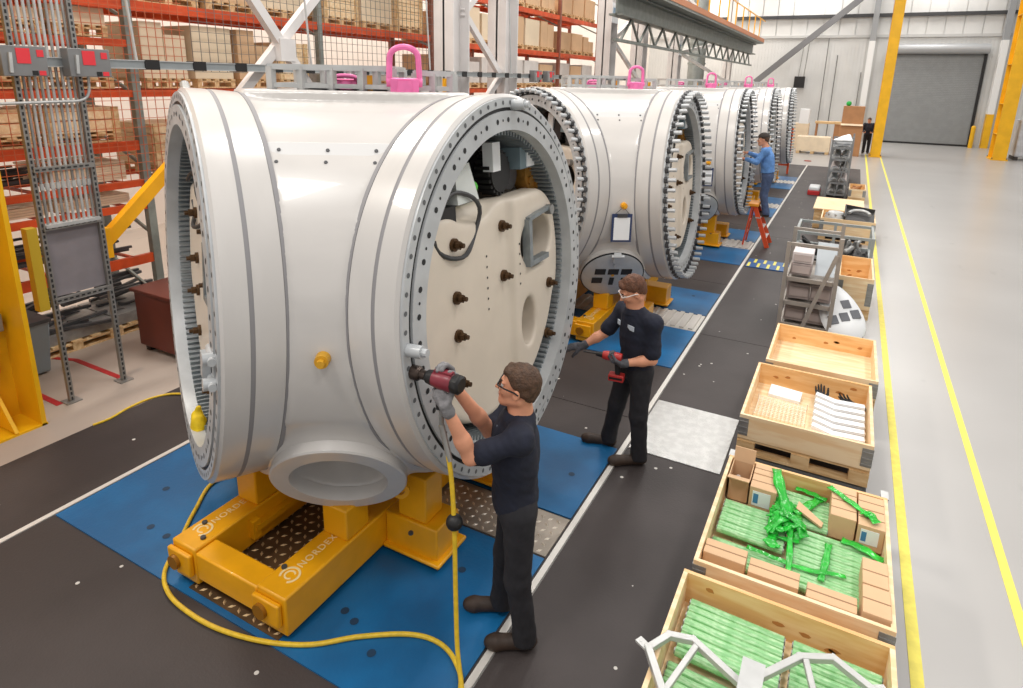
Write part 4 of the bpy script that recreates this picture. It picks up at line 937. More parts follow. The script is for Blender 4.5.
def carton(x0, x1, y0, y1, z0, z1, label, m_=CARD, grp=None, flaps=False, lab=False, rz=0.0, tape=True):
    r = thing('cardboard_box', label, 'box', ((x0+x1)/2, (y0+y1)/2, z0), rz, grp); a, b, h = (x1-x0)/2, (y1-y0)/2, z1-z0
    if flaps:
        t = .006; MB().box(-a, a, -b, -b+t, 0, h).box(-a, a, b-t, b, 0, h).box(-a, -a+t, -b, b, 0, h).box(a-t, a, -b, b, 0, h).box(-a, a, -b, b, 0, t).build('box_body', m_, r, smooth=False)
        MB().hexa([(-a, b-t, h), (a, b-t, h), (a, b, h), (-a, b, h)], [(-a, b+.02, h+.1), (a, b+.02, h+.1), (a, b+.026, h+.1), (-a, b+.026, h+.1)]).build('flap', m_, r, smooth=False)
        MB().hexa([(-a, -b, h), (a, -b, h), (a, -b+t, h), (-a, -b+t, h)], [(-a, -b-.09, h+.03), (a, -b-.09, h+.03), (a, -b-.09, h+.036), (-a, -b-.09, h+.036)]).build('flap', m_, r, smooth=False)
    else:
        MB().box(-a, a, -b, b, 0, h).build('box_body', m_, r, smooth=False, bevel=.004)
        if tape: MB().box(-a+.001, a-.001, -.004, .004, h, h+.0012).build('lid_seam', mat('carton_seam', (150, 112, 80), .7), r, smooth=False)
    if lab: MB().box(-a*.75, a*.6, -b-.003, -b, h*.25, h*.85).mat(1).box(-a*.68, -a*.3, -b-.0035, -b-.003, h*.35, h*.75).build('shipping_label', [PAPER, mat('label_blue', (70, 130, 180), .5)], r, smooth=False)
    return r
ZB = .50
carton(-.435, -.29, 4.21, 4.42, .40, .60, 'open small carton with a plastic bag inside, rear left corner of the crate', flaps=True)
carton(-.28, -.12, 4.30, 4.43, .43, .615, 'plain carton behind the labelled carton, next to the open carton')
carton(-.28, -.11, 4.12, 4.29, .43, .615, 'carton with a blue and white label at the left of the green film', lab=True)
carton(.22, .37, 4.26, 4.42, .45, .62, 'carton at the rear of four, nearest the middle of the crate'); carton(.38, .53, 4.24, 4.40, .45, .62, 'carton in the rear right corner of the crate')
carton(.22, .37, 4.07, 4.25, .45, .62, 'carton in front row of four, next to the labelled one'); carton(.38, .53, 4.05, 4.23, .45, .62, 'labelled carton by the right side board of the crate', lab=True)
carton(-.44, -.2, 3.37, 3.50, .44, .58, 'long carton lying at the front left corner of the rod crate'); carton(-.18, .09, 3.33, 3.46, .44, .58, 'long carton second from the left along the front board')
carton(.13, .38, 3.30, 3.42, .44, .58, 'long carton third from the left along the front board')
carton(.40, .53, 3.52, 3.74, .45, .62, 'upright carton at the right, rear one of the front pair'); carton(.40, .535, 3.29, 3.51, .45, .62, 'upright carton in the front right corner of the rod crate')
carton(-.1, .12, 2.2, 2.36, .455, .56, 'small carton lying among the green rods under the left grey frame')
tag(MB().hexa([(.02, 4.13, .53), (.18, 4.05, .50), (.19, 4.1, .50), (.03, 4.22, .53)], [(.02, 4.13, .545), (.18, 4.05, .515), (.19, 4.1, .515), (.03, 4.22, .545)]).build('carton_lid', CARD, smooth=False), 'loose carton flap lying on the rods beside the green film', 'carton flap')
b_ = SDF((-.09, -.08, -.05), (.09, .08, .07), .007); b_.ell((0, 0, 0), (.06, .045, .035)); b_.ell((.04, -.03, .02), (.025, .02, .02), None, .02); b_.noise(.007, 55, 3)
o = b_.mesh('plastic_bag', mat('bag_film', (206, 196, 190), .3, 0, .35, 25)); o.location = (-.362, 4.31, .50); tag(o, 'crumpled clear plastic bag inside the open carton', 'bag')
# green stretch film bunched over the rods
S = SDF((-.3, 3.5, .42), (.32, 4.5, .68), .0065); rgf = random.Random(5)
def rot3(ax, ay, az): return np.array(Matrix.Rotation(ax, 3, 'X') @ Matrix.Rotation(ay, 3, 'Y') @ Matrix.Rotation(az, 3, 'Z'))
for i in range(30):
    c = (-.03+rgf.gauss(0, .045), 3.97+rgf.gauss(0, .08), .535+rgf.uniform(-.025, .03)); S.ell(c, (rgf.uniform(.05, .1), rgf.uniform(.018, .04), .0075), rot3(rgf.uniform(-.8, .8), rgf.uniform(-.6, .6), rgf.uniform(0, 3.1)), .006)
S.noise(.004, 60, 8); S.noise(.003, 130, 9)
film = S.mesh('green_film', GREENF); tag(film, 'crumpled bright green plastic film bunched over rods and cartons', 'plastic film')
def ribbon(pts, w, name='film_ribbon'):
    c = bez(pts, 10); vs, fs = [], []
    for i, p in enumerate(c):
        d = (c[min(i+1, len(c)-1)]-c[max(i-1, 0)]); n_ = Vector((-d.y, d.x, 0)).normalized(); ww = w*(.95+.14*math.sin(i*.55+w*90)); 
        for e, dz in ((-1, 0), (-.3, .006*math.sin(i*2.3)), (.4, -.004*math.cos(i*1.7)), (1, .003)): vs.append(p+n_*ww*e+Vector((0, 0, dz+.003*math.sin(i*.9+e*3))))
    for i in range(len(c)-1):
        for k in range(3): fs.append((i*4+k, i*4+k+1, (i+1)*4+k+1, (i+1)*4+k))
    o = MB().add(vs, fs).build(name, GREENF, film); so = o.modifiers.new('thick', 'SOLIDIFY'); so.thickness = .0025; return o
ribbon([(-.14, 4.38, .64), (-.1, 4.2, .63), (-.04, 4.05, .58), (-.02, 3.9, .55)], .035); ribbon([(-.11, 4.05, .54), (-.1, 3.85, .525), (-.08, 3.7, .505)], .028); ribbon([(.02, 4.08, .54), (.1, 4.25, .52), (.16, 4.38, .505)], .03)
ribbon([(-.22, 3.64, .50), (-.05, 3.61, .508), (.1, 3.60, .508), (.33, 3.66, .508)], .016); ribbon([(0, 3.9, .55), (.02, 3.7, .515), (.03, 3.45, .51)], .018); ribbon([(.23, 3.92, .505), (.22, 3.75, .507), (.20, 3.55, .507)], .02)
ribbon([(-.0, 4.42, .51), (.1, 4.4, .512), (.2, 4.37, .51)], .022); ribbon([(.2, 4.36, .632), (.32, 4.25, .635), (.42, 4.16, .634), (.46, 4.12, .634)], .022); ribbon([(.40, 4.16, .638), (.44, 4.13, .655), (.48, 4.08, .638)], .03)
ribbon([(.3, 3.99, .51), (.42, 3.96, .515), (.53, 3.9, .51)], .03); ribbon([(.05, 4.02, .56), (-.06, 3.92, .575), (-.12, 3.8, .54)], .03); ribbon([(-.1, 3.98, .57), (.02, 3.95, .585), (.09, 3.86, .53)], .03)
# grey metal frames lying across the near crate
def hexframe(pts, bars, label, z, tabs):
    r = thing('metal_frame', label, 'metal frame', (pts[0][0], pts[0][1], z)); P = [Vector((p[0]-pts[0][0], p[1]-pts[0][1], (p[2] if len(p) > 2 else 0))) for p in pts]; m = MB(); FRM = mat('frame_grey', (196, 196, 194), .4, .3, .08, 10)
    for i in range(len(P)): 
        a, b = P[i], P[(i+1) % len(P)]; d = (b-a).normalized()*.015; m.bar(a-d, b+d, .034+.0004*i, .03+.0007*i)
    m.build('outer_bar', FRM, r, bevel=.003); 
    for (i, t, j, q) in bars: MB().bar(P[i].lerp(P[(i+1) % len(P)], t), P[j].lerp(P[(j+1) % len(P)], q), .028, .026).build('cross_bar', FRM, r, bevel=.003)
    for (i, dx, dy) in tabs:
        c = P[i]; MB().bar(c, c+Vector((dx, dy, 0)), .04, .012).cyl(c+Vector((dx*.75, dy*.75, -.007)), c+Vector((dx*.75, dy*.75, .0075)), .009, n=8).build('tab', FRM, r, smooth=False)
    return r
hexframe([(-.525, 2.50), (-.455, 2.625), (-.345, 2.655), (-.09, 2.52), (-.1, 2.3), (-.36, 2.24)], [(2, .1, 5, .25)], 'grey six sided metal frame on the crate, over its left edge', .63, [(0, -.06, .03)])
hexframe([(-.06, 2.56), (.13, 2.81), (.27, 2.88), (.43, 2.79), (.45, 2.5), (.0, 2.4)], [(1, .15, 4, .45)], 'grey six sided metal frame on the crate, over its right half', .632, [(3, .06, .035)])
tag(MB().box(-.1, -.02, 2.40, 2.6, .648, .70).box(-.11, -.01, 2.39, 2.61, .70, .706).build('bracket_block', GALVL, smooth=False), 'pale grey block joining the two metal frames on the crate', 'block')
# cart under the rod crate
def cart(label, x0, x1, y0, y1, zt, posts=True):
    r = thing('crate_dolly', label, 'cart', ((x0+x1)/2, (y0+y1)/2, 0)); a, b = (x1-x0)/2, (y1-y0)/2
    MB().bar((-a, -b, zt), (a, -b, zt), .06, .07).bar((-a, b, zt), (a, b, zt), .06, .07).bar((-a, -b, zt), (-a, b, zt), .06, .07).bar((a, -b, zt), (a, b, zt), .06, .07).build('steel_frame', mat('dolly_grey', (120, 122, 124), .45, .3), r)
    for sx in (-1, 1):
        for sy in (-1, 1): MB().cyl((sx*a*.8-.02, sy*b*.8, .075), (sx*a*.8+.02, sy*b*.8, .075), .06, n=12).box(sx*a*.8-.03, sx*a*.8+.03, sy*b*.8-.03, sy*b*.8+.03, .12, zt).build('castor', BLACK, r)
        if not posts: continue
        m = MB().box(sx*(a+.03)-.02, sx*(a+.03)+.02, b-.06, b+.06, .03, zt+.25); m.build('corner_post', mat('dolly_blue', (30, 66, 122), .45), r)
        MB().bar((sx*(a+.03), b-.05, zt+.255), (sx*(a+.03), b+.05, zt+.255), .05, .012).build('post_cap', GALVL, r)
    return r
cart('low grey dolly with blue corner posts under the crate of cartons', -.45, .54, 3.3, 4.75, .19)
cart('low grey dolly under the crate with two grey frames', -.47, .52, 2.1, 3.1, .19, False)
cart('low grey dolly under the crate of white brackets', -.47, .46, 5.15, 6.25, .19, False)
cart('low grey dolly under the empty crate', -.42, .52, 6.45, 7.5, .19, False)
# contents of the bracket crate
BR0 = None
for i in range(6):
    x, y, z = .25, 5.99-.107*i, .515-.008*i; lab = 'white bent bracket, %s from the rear of the stack' % ORD[i]
    if BR0 is None:
        BR0 = thing('white_bracket', lab, 'bracket', (x, y, z), 0, 'stacked white brackets'); m = MB()
        pr_ = [(-.2, .075), (-.04, .0), (.19, .02), (.195, -.05), (-.05, -.075), (-.21, .01)]
        m.prism(pr_, (0, 0, .0), (1, 0, 0), (0, 1, 0), (0, 0, .012)); m.build('top_plate', WHITEP, BR0, smooth=False)
        MB().hexa([(-.21, .006, -.06), (-.05, -.08, -.06), (-.05, -.072, -.06), (-.21, .016, -.06)], [(-.21, .006, .0), (-.05, -.08, .0), (-.05, -.072, .0), (-.21, .016, .0)]).hexa([(-.05, -.08, -.06), (.195, -.055, -.06), (.195, -.045, -.06), (-.05, -.07, -.06)], [(-.05, -.08, 0), (.195, -.055, 0), (.195, -.045, 0), (-.05, -.07, 0)]).build('front_lip', WHITEP, BR0, smooth=False)
    else: dup(BR0, (x, y, z), lab)
def loose_glove(loc, rz, label, sd):
    S = SDF((-.14, -.1, -.05), (.16, .1, .08), .006); put_hand(S, V(-.08, 0, 0), (1, 0, .1), (0, .1, 1), sd, (.25, .3, .35, .4)); S.cone((-.12, 0, 0), (-.07, 0, 0), .036, .034, .02)
    o = S.mesh('work_glove', mat('black_glove', (36, 36, 38), .8)); o.location = loc; o.rotation_euler = (0, 0, rz); return tag(o, label, 'glove')
loose_glove((.08, 6.14, .47), 1.7, 'black work glove standing fingers up at the rear of the bracket crate', 1)
loose_glove((.33, 6.12, .45), 2.6, 'black work glove lying behind the white brackets, near the right side', -1)
tag(MB().lathe([(0, 0), (.03, 0), (.03, .035), (0, .035)], (.13, 6.1, .41), ZN, 14).lathe([(.03, 0), (.035, 0), (.035, .04), (.03, .04)], (.13, 6.1, .41), ZN, 14).build('tape_roll', WHITEP), 'small white roll beside the black gloves in the crate', 'roll')
tag(MB().hexa([(-.36, 6.0, .401), (-.08, 5.97, .401), (-.07, 6.1, .401), (-.35, 6.14, .401)], [(-.36, 6.0, .43), (-.08, 5.97, .43), (-.07, 6.1, .47), (-.35, 6.14, .47)]).build('paper_bundle', PAPER, smooth=False), 'white papers in a flat bundle at the rear left of the bracket crate', 'papers')
m = MB()
for i in range(12): m.bar((-.42, 5.50+.033*i, .45), (-.02, 5.48+.033*i, .45), .004, .004)
for i in range(13): m.bar((-.42+.0333*i, 5.49, .45), (-.42+.0333*i, 5.87, .45), .004, .004)
for x in (-.43, -.01): m.bar((x, 5.49, .401), (x, 5.49, .47), .008, .008).bar((x, 5.87, .401), (x, 5.87, .47), .008, .008)
tag(m.build('wire_basket', mat('pale_wire', (232, 222, 206), .5), smooth=False), 'pale wire mesh basket lying flat in the crate beside the brackets', 'basket')
tag(MB().box(.49+.06, .60, 5.25, 5.4, 0, .03).build('blue_tape_piece', mat('blue_tape', (40, 130, 200), .5), smooth=False), 'bright blue tape piece on the floor by the crate of brackets', 'tape')
# steel shelf rack with panels, diagonal brace
def shelf_rack(label, x0, x1, y0, y1, z, zs, diag=True, mt=None):
    mt = mt or mat('rack_taupe', (172, 163, 154), .45, .3, .12, 8); cx, cy = (x0+x1)/2, (y0+y1)/2; a, b = (x1-x0)/2, (y1-y0)/2; r = thing('parts_rack', label, 'parts rack', (cx, cy, 0))
    for sx in (-1, 1):
        for sy in (-1, 1): MB().box(sx*a-.025, sx*a+.025, sy*b-.025, sy*b+.025, 0, z+(.12 if sx > 0 else 0)).build('upright', mt, r)
    for k, zz in enumerate(zs): MB().box(-a, a, -b, -b+.03, zz-.03, zz+.02).box(-a, a, b-.03, b, zz-.03, zz+.02).box(-a, -a+.03, -b, b, zz-.03, zz).box(a-.03, a, -b, b, zz-.03, zz).box(-a, a, -b, b, zz-.035, zz-.03).build('shelf', mt, r, smooth=False)
    MB().bar((-a, -b, z-.02), (a, -b, z-.02), .04, .04).bar((-a, b, z-.02), (a, b, z-.02), .04, .04).build('top_rail', mt, r)
    if diag: MB().bar((a-.03, -b-.03, z-.1), (-a*.1, -b-.03, .05), .03, .05).build('diagonal_brace', mt, r)
    return r
shelf_rack('taupe steel parts rack with a diagonal brace between the empty crate and the white cover', -.53, .09, 8.95, 10.0, 1.26, (.1, .42, .76))
def panel(loc, w, d, h, lab, m_, rz=0.0, tilt=.0):
    r = thing('cover_panel', lab, 'panel', loc, rz); t = .02
    MB().hexa([(-w, -d, 0), (w, -d, 0), (w, d, 0), (-w, d, 0)], [(-w, -d+tilt, h), (w, -d+tilt, h), (w, d+tilt, h), (-w, d+tilt, h)]).build('panel_face', m_, r, bevel=.008)
    MB().hexa([(-w*.85, -d-.012, h*.2), (w*.85, -d-.012, h*.2), (w*.85, -d, h*.2), (-w*.85, -d, h*.2)], [(-w*.85, -d-.012+tilt*.8, h*.8), (w*.85, -d-.012+tilt*.8, h*.8), (w*.85, -d+tilt*.8, h*.8), (-w*.85, -d+tilt*.8, h*.8)]).build('panel_lip', mat('panel_lip_taupe', (176, 160, 154), .5), r, bevel=.004)
    return r
TP = mat('taupe_panel', (160, 146, 142), .5, 0, .1, 6); PW = mat('pale_panel', (224, 214, 212), .45, 0, .05, 5); GL = mat('grey_sheet_panel', (176, 182, 186), .4, .1, .05, 5)
panel((-.36, 9.3, .12), .13, .2, .2, 'taupe panel on the bottom shelf of the parts rack, left one', TP, 0, .05); panel((-.07, 9.28, .12), .13, .2, .2, 'taupe panel on the bottom shelf of the parts rack, beside the diagonal brace', TP, .05, .05)
panel((-.36, 9.3, .44), .14, .2, .2, 'taupe panel on the middle shelf of the parts rack, left one', TP, .1, .05); panel((-.06, 9.3, .44), .13, .2, .22, 'taupe panel on the middle shelf of the parts rack, beside the diagonal brace', TP, -.04, .05)
panel((-.35, 9.25, .785), .13, .18, .15, 'taupe panel under the pale ones on the top shelf of the parts rack', TP, 0, .04); panel((-.35, 9.3, .94), .13, .17, .14, 'pale pinkish panel stacked on the top shelf of the parts rack', PW, 0, .04)
tag(MB().hexa([(-.18, 9.2, .785), (.06, 9.2, .785), (.06, 9.25, .785), (-.18, 9.25, .785)], [(-.2, 9.75, 1.12), (.06, 9.75, 1.12), (.06, 9.8, 1.12), (-.2, 9.8, 1.12)]).build('sheet_panel', GL, smooth=False), 'flat grey sheet leaning on the top shelf of the parts rack', 'panel')
# white cover with dark windows leaning beside the rack
def leaning_cover(loc):
    r = thing('vented_cover', 'white oval cover with dark vents leaning beside the taupe parts rack', 'cover', loc); u = Vector((-.42, .62, .66)).normalized(); n = Vector((.18, -.66, .72)).normalized(); n = (n-u*n.dot(u)).normalized(); t = u.cross(n)
    m = MB(); N_ = 28; ring = [(0.27*math.cos(2*PI*i/N_)*(1-.25*math.sin(2*PI*i/N_)), .46*math.sin(2*PI*i/N_)) for i in range(N_)]
    c = u*.40; vs = [c+t*x+u*y for x, y in ring]+[c+t*x*.9+u*y*.9+n*.05 for x, y in ring]+[c+t*x*.5+u*y*.5+n*.075 for x, y in ring]+[c+n*.08]
    fs = [(i, (i+1) % N_, N_+(i+1) % N_, N_+i) for i in range(N_)]+[(N_+i, N_+(i+1) % N_, 2*N_+(i+1) % N_, 2*N_+i) for i in range(N_)]+[(2*N_+i, 2*N_+(i+1) % N_, 3*N_) for i in range(N_)]+[tuple(range(N_))[::-1]]
    m.add(vs, fs).build('cover_shell', WHITEP, r, angle=.9)
    for (x, y) in ((-.15, -.14), (0, -.12), (.15, -.1), (.08, .06)): MB().obox(c+t*x+u*y+n*.073, t*.055, u*.06, n*.014).build('vent_panel', mat('vent_grey', (96, 98, 104), .5), r, smooth=False)
    MB().obox(c+t*-.05+u*.24+n*.066, t*.03, u*.08, n*.02).build('slot', DARKHOLE, r, smooth=False)
    return r
leaning_cover((.36, 8.95, .06))
crate('pine crate behind the white vented cover, partly seen', .12, .58, 10.0, 11.3, .62)
# open cage cart with odds and ends
def cage(label, x0, x1, y0, y1, z):
    r = thing('cage_cart', label, 'cart', ((x0+x1)/2, (y0+y1)/2, 0)); a, b = (x1-x0)/2, (y1-y0)/2; G = mat('cage_grey', (166, 172, 172), .42, .3, .08, 8)
    for sx in (-1, 0, 1):
        for sy in (-1, 1): MB().box(sx*a-.025, sx*a+.025, sy*b-.025, sy*b+.025, 0.05, z).build('post', G, r)
    m = MB()
    for zz in (z-.03, .16):
        m.bar((-a, -b, zz), (a, -b, zz), .045, .05).bar((-a, b, zz), (a, b, zz), .045, .05).bar((-a, -b, zz), (-a, b, zz), .045, .05).bar((a, -b, zz), (a, b, zz), .045, .05)
    m.build('rail', G, r); MB().box(-a, a, -b, b, .12, .14).build('deck', STEELD, r, smooth=False)
    for sx in (-1, 1):
        for sy in (-1, 1): MB().cyl((sx*a-.02, sy*b*.9, .05), (sx*a+.02, sy*b*.9, .05), .05, n=12).build('castor', BLACK, r)
    return r
cage('grey open cage cart with dark parts, behind the taupe parts rack', -.66, .62, 12.75, 13.9, .64)
def lump(name, loc, r_, m_, label, cat, seed, flat=1.0):
    S = SDF((-.3, -.3, -.02), (.3, .3, .4), .014); rg = random.Random(seed)
    for _ in range(6): S.cone((rg.uniform(-r_, r_), rg.uniform(-r_, r_), .04), (rg.uniform(-r_, r_), rg.uniform(-r_, r_), .05+rg.random()*r_*flat), .035+.03*rg.random(), .03, .02)
    o = S.mesh(name, m_); o.location = loc; return tag(o, label, cat)
lump('machine_part', (-.4, 13.1, .16), .16, BLACK, 'black machine part heaped in the left end of the cage cart', 'machine part', 1, 1.6)
lump('machine_part', (-.12, 13.1, .16), .16, STEELD, 'dark steel part in the middle of the cage cart', 'machine part', 2)
lump('machine_part', (.3, 13.5, .16), .18, GALV, 'grey machine part in the rear of the cage cart', 'machine part', 3, 1.5)
lump('machine_part', (.45, 13.05, .16), .12, BLACK, 'black machine part at the right end of the cage cart', 'machine part', 4)
# crate with round parts, sheet of wood behind
crate('pine crate loaded with a silver round housing and a black tray, behind the cage cart', -.34, .72, 15.05, 16.1, .50)
r = thing('closed_crate', 'closed pine case with a flat lid behind the crate of round parts', 'crate', (-.02, 17.0, 0)); m = MB()
for i in range(4): m.box(-.5, .5, -.85, .85, .04+.11*i, .145+.11*i)
m.build('case_walls', PALLET, r, smooth=False); m = MB()
for i in range(6): m.box(-.53, .53, -.88+i*.294, -.88+i*.294+.288, .485, .51)
m.build('lid_boards', WOOD, r, smooth=False); MB().box(-.5, -.38, -.8, .8, 0, .04).box(.38, .5, -.8, .8, 0, .04).build('runner', PALLET, r, smooth=False)
r = thing('round_housing', 'silver round housing with a ring of lugs lying in the crate, left half', 'housing', (-.06, 15.5, .38)); MB().lathe([(.0, 0), (.22, 0), (.22, .1), (.15, .2), (.06, .22), (0, .22)], (0, 0, 0), ZN, 24).build('housing_body', GALVL, r); m = MB()
for i in range(8): a = PI*i/4; m.cyl((.18*math.cos(a), .18*math.sin(a), .1), (.18*math.cos(a), .18*math.sin(a), .17), .025, n=8)
m.build('lugs', GALV, r)
r = thing('black_tray', 'black open tray tilted in the crate beside the silver housing', 'tray', (.42, 15.6, .44)); MB().hexa([(-.3, -.3, .0), (.28, -.3, -.04), (.28, .3, .1), (-.3, .3, .16)], [(-.3, -.3, .03), (.28, -.3, -.01), (.28, .3, .13), (-.3, .3, .19)]).bar((-.3, .3, .2), (.28, .3, .14), .03, .12).bar((-.3, -.3, .05), (-.3, .3, .22), .03, .1).build('tray_body', mat('black_plastic', (44, 42, 42), .5), r)
r2 = thing('cable_coil', 'pale grey curved hose piece lying in the black tray', 'hose', (.40, 15.55, .56)); MB().tube([(.2*math.cos(a), .16*math.sin(a), .06*math.sin(a)) for a in np.linspace(.1, 3.0, 16)], .035, 10).build('hose_body', GALVL, r2)
# far parts rack with curved panels and neighbours
shelf_rack('grey parts rack full of curved sheets, behind the wooden board table', -.45, .09, 21.2, 22.8, 1.72, (.1, .45, .8, 1.15, 1.5), True, mat('rack_grey', (142, 144, 146), .45, .3, .12, 8))
for k, zz in enumerate((.12, .47, .82, 1.17)):
    for j, x in enumerate((-.3, -.05)):
        m = MB(); 
        for q in range(6): a0, a1 = PI*q/6, PI*(q+1)/6; m.hexa([(-.11*math.cos(a0), -.3, .11*math.sin(a0)+.02), (-.11*math.cos(a1), -.3, .11*math.sin(a1)+.02), (-.1*math.cos(a1), -.3, .1*math.sin(a1)+.02), (-.1*math.cos(a0), -.3, .1*math.sin(a0)+.02)], [(-.11*math.cos(a0), .4, .11*math.sin(a0)+.12), (-.11*math.cos(a1), .4, .11*math.sin(a1)+.12), (-.1*math.cos(a1), .4, .1*math.sin(a1)+.12), (-.1*math.cos(a0), .4, .1*math.sin(a0)+.12)])
        o = m.build('curved_sheet', [GALVL, GL, PW, GALV][(k+j) % 4]); o.location = (x, 21.7, zz); tag(o, 'curved sheet on the far grey parts rack, %s shelf up, %s' % (ORD[k], 'left one' if j == 0 else 'right one'), 'sheet')
S = SDF((-.35, -.4, -.02), (.35, .4, .4), .016); S.ell((0, 0, .1), (.26, .32, .13)); S.ell((.08, .1, .2), (.14, .15, .1), None, .05); S.noise(.025, 14, 3)
o = S.mesh('plastic_sheet', WHITEP); o.location = (-.18, 22.1, 1.53); tag(o, 'crumpled white plastic sheet on top of the far grey parts rack', 'plastic sheet')
r = thing('red_bin', 'red and white crate of parts on the runner left of the far rack', 'bin', (-.78, 21.6, 0)); MB().box(-.17, .17, -.35, .35, .0, .14).build('bin_body', mat('bin_red', (190, 44, 44), .5), r, bevel=.02); MB().box(-.15, .15, -.33, .33, .14, .26).build('bin_load', WHITEP, r, bevel=.03)
crate('small crate of coiled parts right of the far parts rack', .16, .6, 20.6, 21.8, .4); lump('cable_coil', (.36, 21.1, .3), .12, CARDD, 'brown coil of parts in the small crate by the far rack', 'coil', 7)
lump('machine_part', (.36, 23.2, .0), .2, GALVL, 'pale metal parts piled on the floor beside the far rack', 'machine part', 8, 1.2)
shelf_rack('low grey parts rack standing beyond the far rack of curved sheets', -.45, .1, 24.6, 26.0, 1.35, (.1, .6, 1.05), False, mat('rack_grey', (142, 144, 146), .45, .3, .12, 8))
# cartons and pallets near the back wall
carton(-.55, .45, 34.6, 35.6, .0, 1.45, 'big brown carton on the floor by the far yellow column, lower one', CARDD); tc_ = carton(-.5, .42, 34.7, 35.5, 1.45, 2.35, 'tall brown carton stacked on another by the far yellow column', CARDD); MB().hexa([(-.46, -.62, .0), (.46, -.62, .0), (.46, -.4, .06), (-.46, -.4, .06)], [(-.46, -.62, .02), (.46, -.62, .02), (.46, -.4, .08), (-.46, -.4, .08)]).build('open_flap', CARDL, tc_, smooth=False)
tag(MB().sphere((-.3, 35.1, 2.46), .12, 14, 10).build('green_ball', mat('green_plastic', (30, 170, 70), .4)), 'round green object on top of the stacked brown cartons', 'ball')
r = thing('pallet_box', 'pale wooden box on a pallet near the back wall, right of the last hub', 'crate', (-1.6, 35.0, 0)); MB().box(-.75, .75, -.5, .5, .12, .82).build('box_body', CARDL, r, bevel=.01); m = MB()
for x in (-.65, 0, .65): m.box(x-.08, x+.08, -.5, .5, 0, .12)
m.build('pallet_feet', PALLET, r, smooth=False)
carton(-2.75, -2.05, 37.2, 38.0, 0, 1.3, 'pale carton against the back wall, left of the pallet box', CARDL); carton(-2.55, -2.1, 37.2, 37.9, 1.3, 2.05, 'white carton standing on the pale carton by the back wall', PAPER)
r = thing('work_bench', 'small brown wooden stand beside the stacked cartons near the back wall', 'stand', (-1.0, 38.2, 0)); MB().box(-.8, .5, -.3, .3, 1.3, 1.42).build('bench_top', PALLET, r); MB().box(.15, .45, -.25, .25, 0, 1.3).box(-.75, -.65, -.25, .25, 0, 1.3).build('bench_leg', CARDD, r, smooth=False)
r = thing('orange_stand', 'orange steel stand at the rear end of the hub row', 'stand', (-2.45, 25.9, 0)); m = MB()
for x in (-.5, .5): m.bar((x, 0, 0), (x, 0, 1.75), .07, .07)
m.bar((-.5, 0, .35), (.5, 0, .35), .07, .07).bar((-.5, 0, .6), (.5, 0, .6), .05, .05); m.build('stand_frame', ORANGE, r)
r = thing('wrapped_pallet', 'pallet of white goods wrapped in clear film beside the right yellow column', 'pallet load', (7.7, 38.6, 0)); MB().box(-.7, .7, -.6, .6, .15, 1.9).build('wrapped_load', mat('clear_wrap', (216, 218, 222), .25, 0, .15, 4), r, bevel=.06); m = MB()
for x in (-.6, 0, .6): m.box(x-.08, x+.08, -.6, .6, 0, .15)
m.build('pallet_feet', mat('dark_pallet', (70, 64, 60), .7), r, smooth=False)
# ================================================================ pallet racking on the left
RX0, RX1 = -8.0, -9.05
rk = thing('pallet_rack', 'long orange pallet rack with grey uprights along the left wall', 'pallet rack', (RX0, 0, 0))
UPY = [-1.4, 1.75, 4.9, 8.1, 11.3, 14.6, 17.8, 21.0]; UPM = mat('rack_upright_grey', (148, 154, 148), .5, .2, .2, 6); UPR = mat('rack_upright_rust', (150, 92, 74), .5, .1, .2, 6)
LEV = [.9, 1.6, 1.9, 2.38, 3.02, 3.62, 4.07]
for i, y in enumerate(UPY):
    for x in (0, RX1-RX0):
        m = MB().box(x-.045, x+.045, y-.05, y+.05, 0, 6.6); m.build('upright', UPM if i < 4 else UPR, rk, smooth=False)
    m = MB()
    for k in range(7): m.bar((0, y, .3+k*.9), (RX1-RX0, y, .75+k*.9), .03, .04)
    m.build('upright_bracing', UPM, rk, smooth=False)
for i in range(len(UPY)-1):
    lv = LEV if i < 2 else ([1.9, 3.02, 4.07, 5.05] if i < 4 else [1.9, 3.0, 4.0, 5.05])
    for z in lv:
        hgt = .12 if z in (.9, 2.38, 4.07, 4.0, 5.05) else .085
        for x in (.0, RX1-RX0):
            MB().box(x-.03, x+.03, UPY[i]+.05, UPY[i+1]-.05, z-hgt/2, z+hgt/2).build('beam', ORANGE, rk, smooth=False)
        m = MB()
        for k in range(9): y = UPY[i]+.3+k*(UPY[i+1]-UPY[i]-.6)/8; m.box(RX1-RX0, 0, y-.02, y+.02, z+hgt/2-.03, z+hgt/2)
        m.build('deck_bars', ORANGE, rk, smooth=False)
# protective mesh on the aisle side
NETO = mat('orange_mesh', (200, 104, 66), .5); NETG = mat('grey_mesh', (120, 112, 106), .5)
def net(y0, y1, z0, z1, m_, step, lab):
    m = MB(); ny, nz = int((y1-y0)/step), int((z1-z0)/step)
    for i in range(ny+1): y = y0+i*step; m.box(.075, .081, y-.0035, y+.0035, z0, z1)
    for k in range(nz+1): z = z0+k*step; m.box(.081, .086, y0, y1, z-.0035, z+.0035)
    m.build('safety_mesh', m_, rk, smooth=False)
net(1.8, 5.6, 1.95, 4.2, NETO, .11, ''); net(5.7, 11.3, 3.3, 6.4, NETG, .13, '')
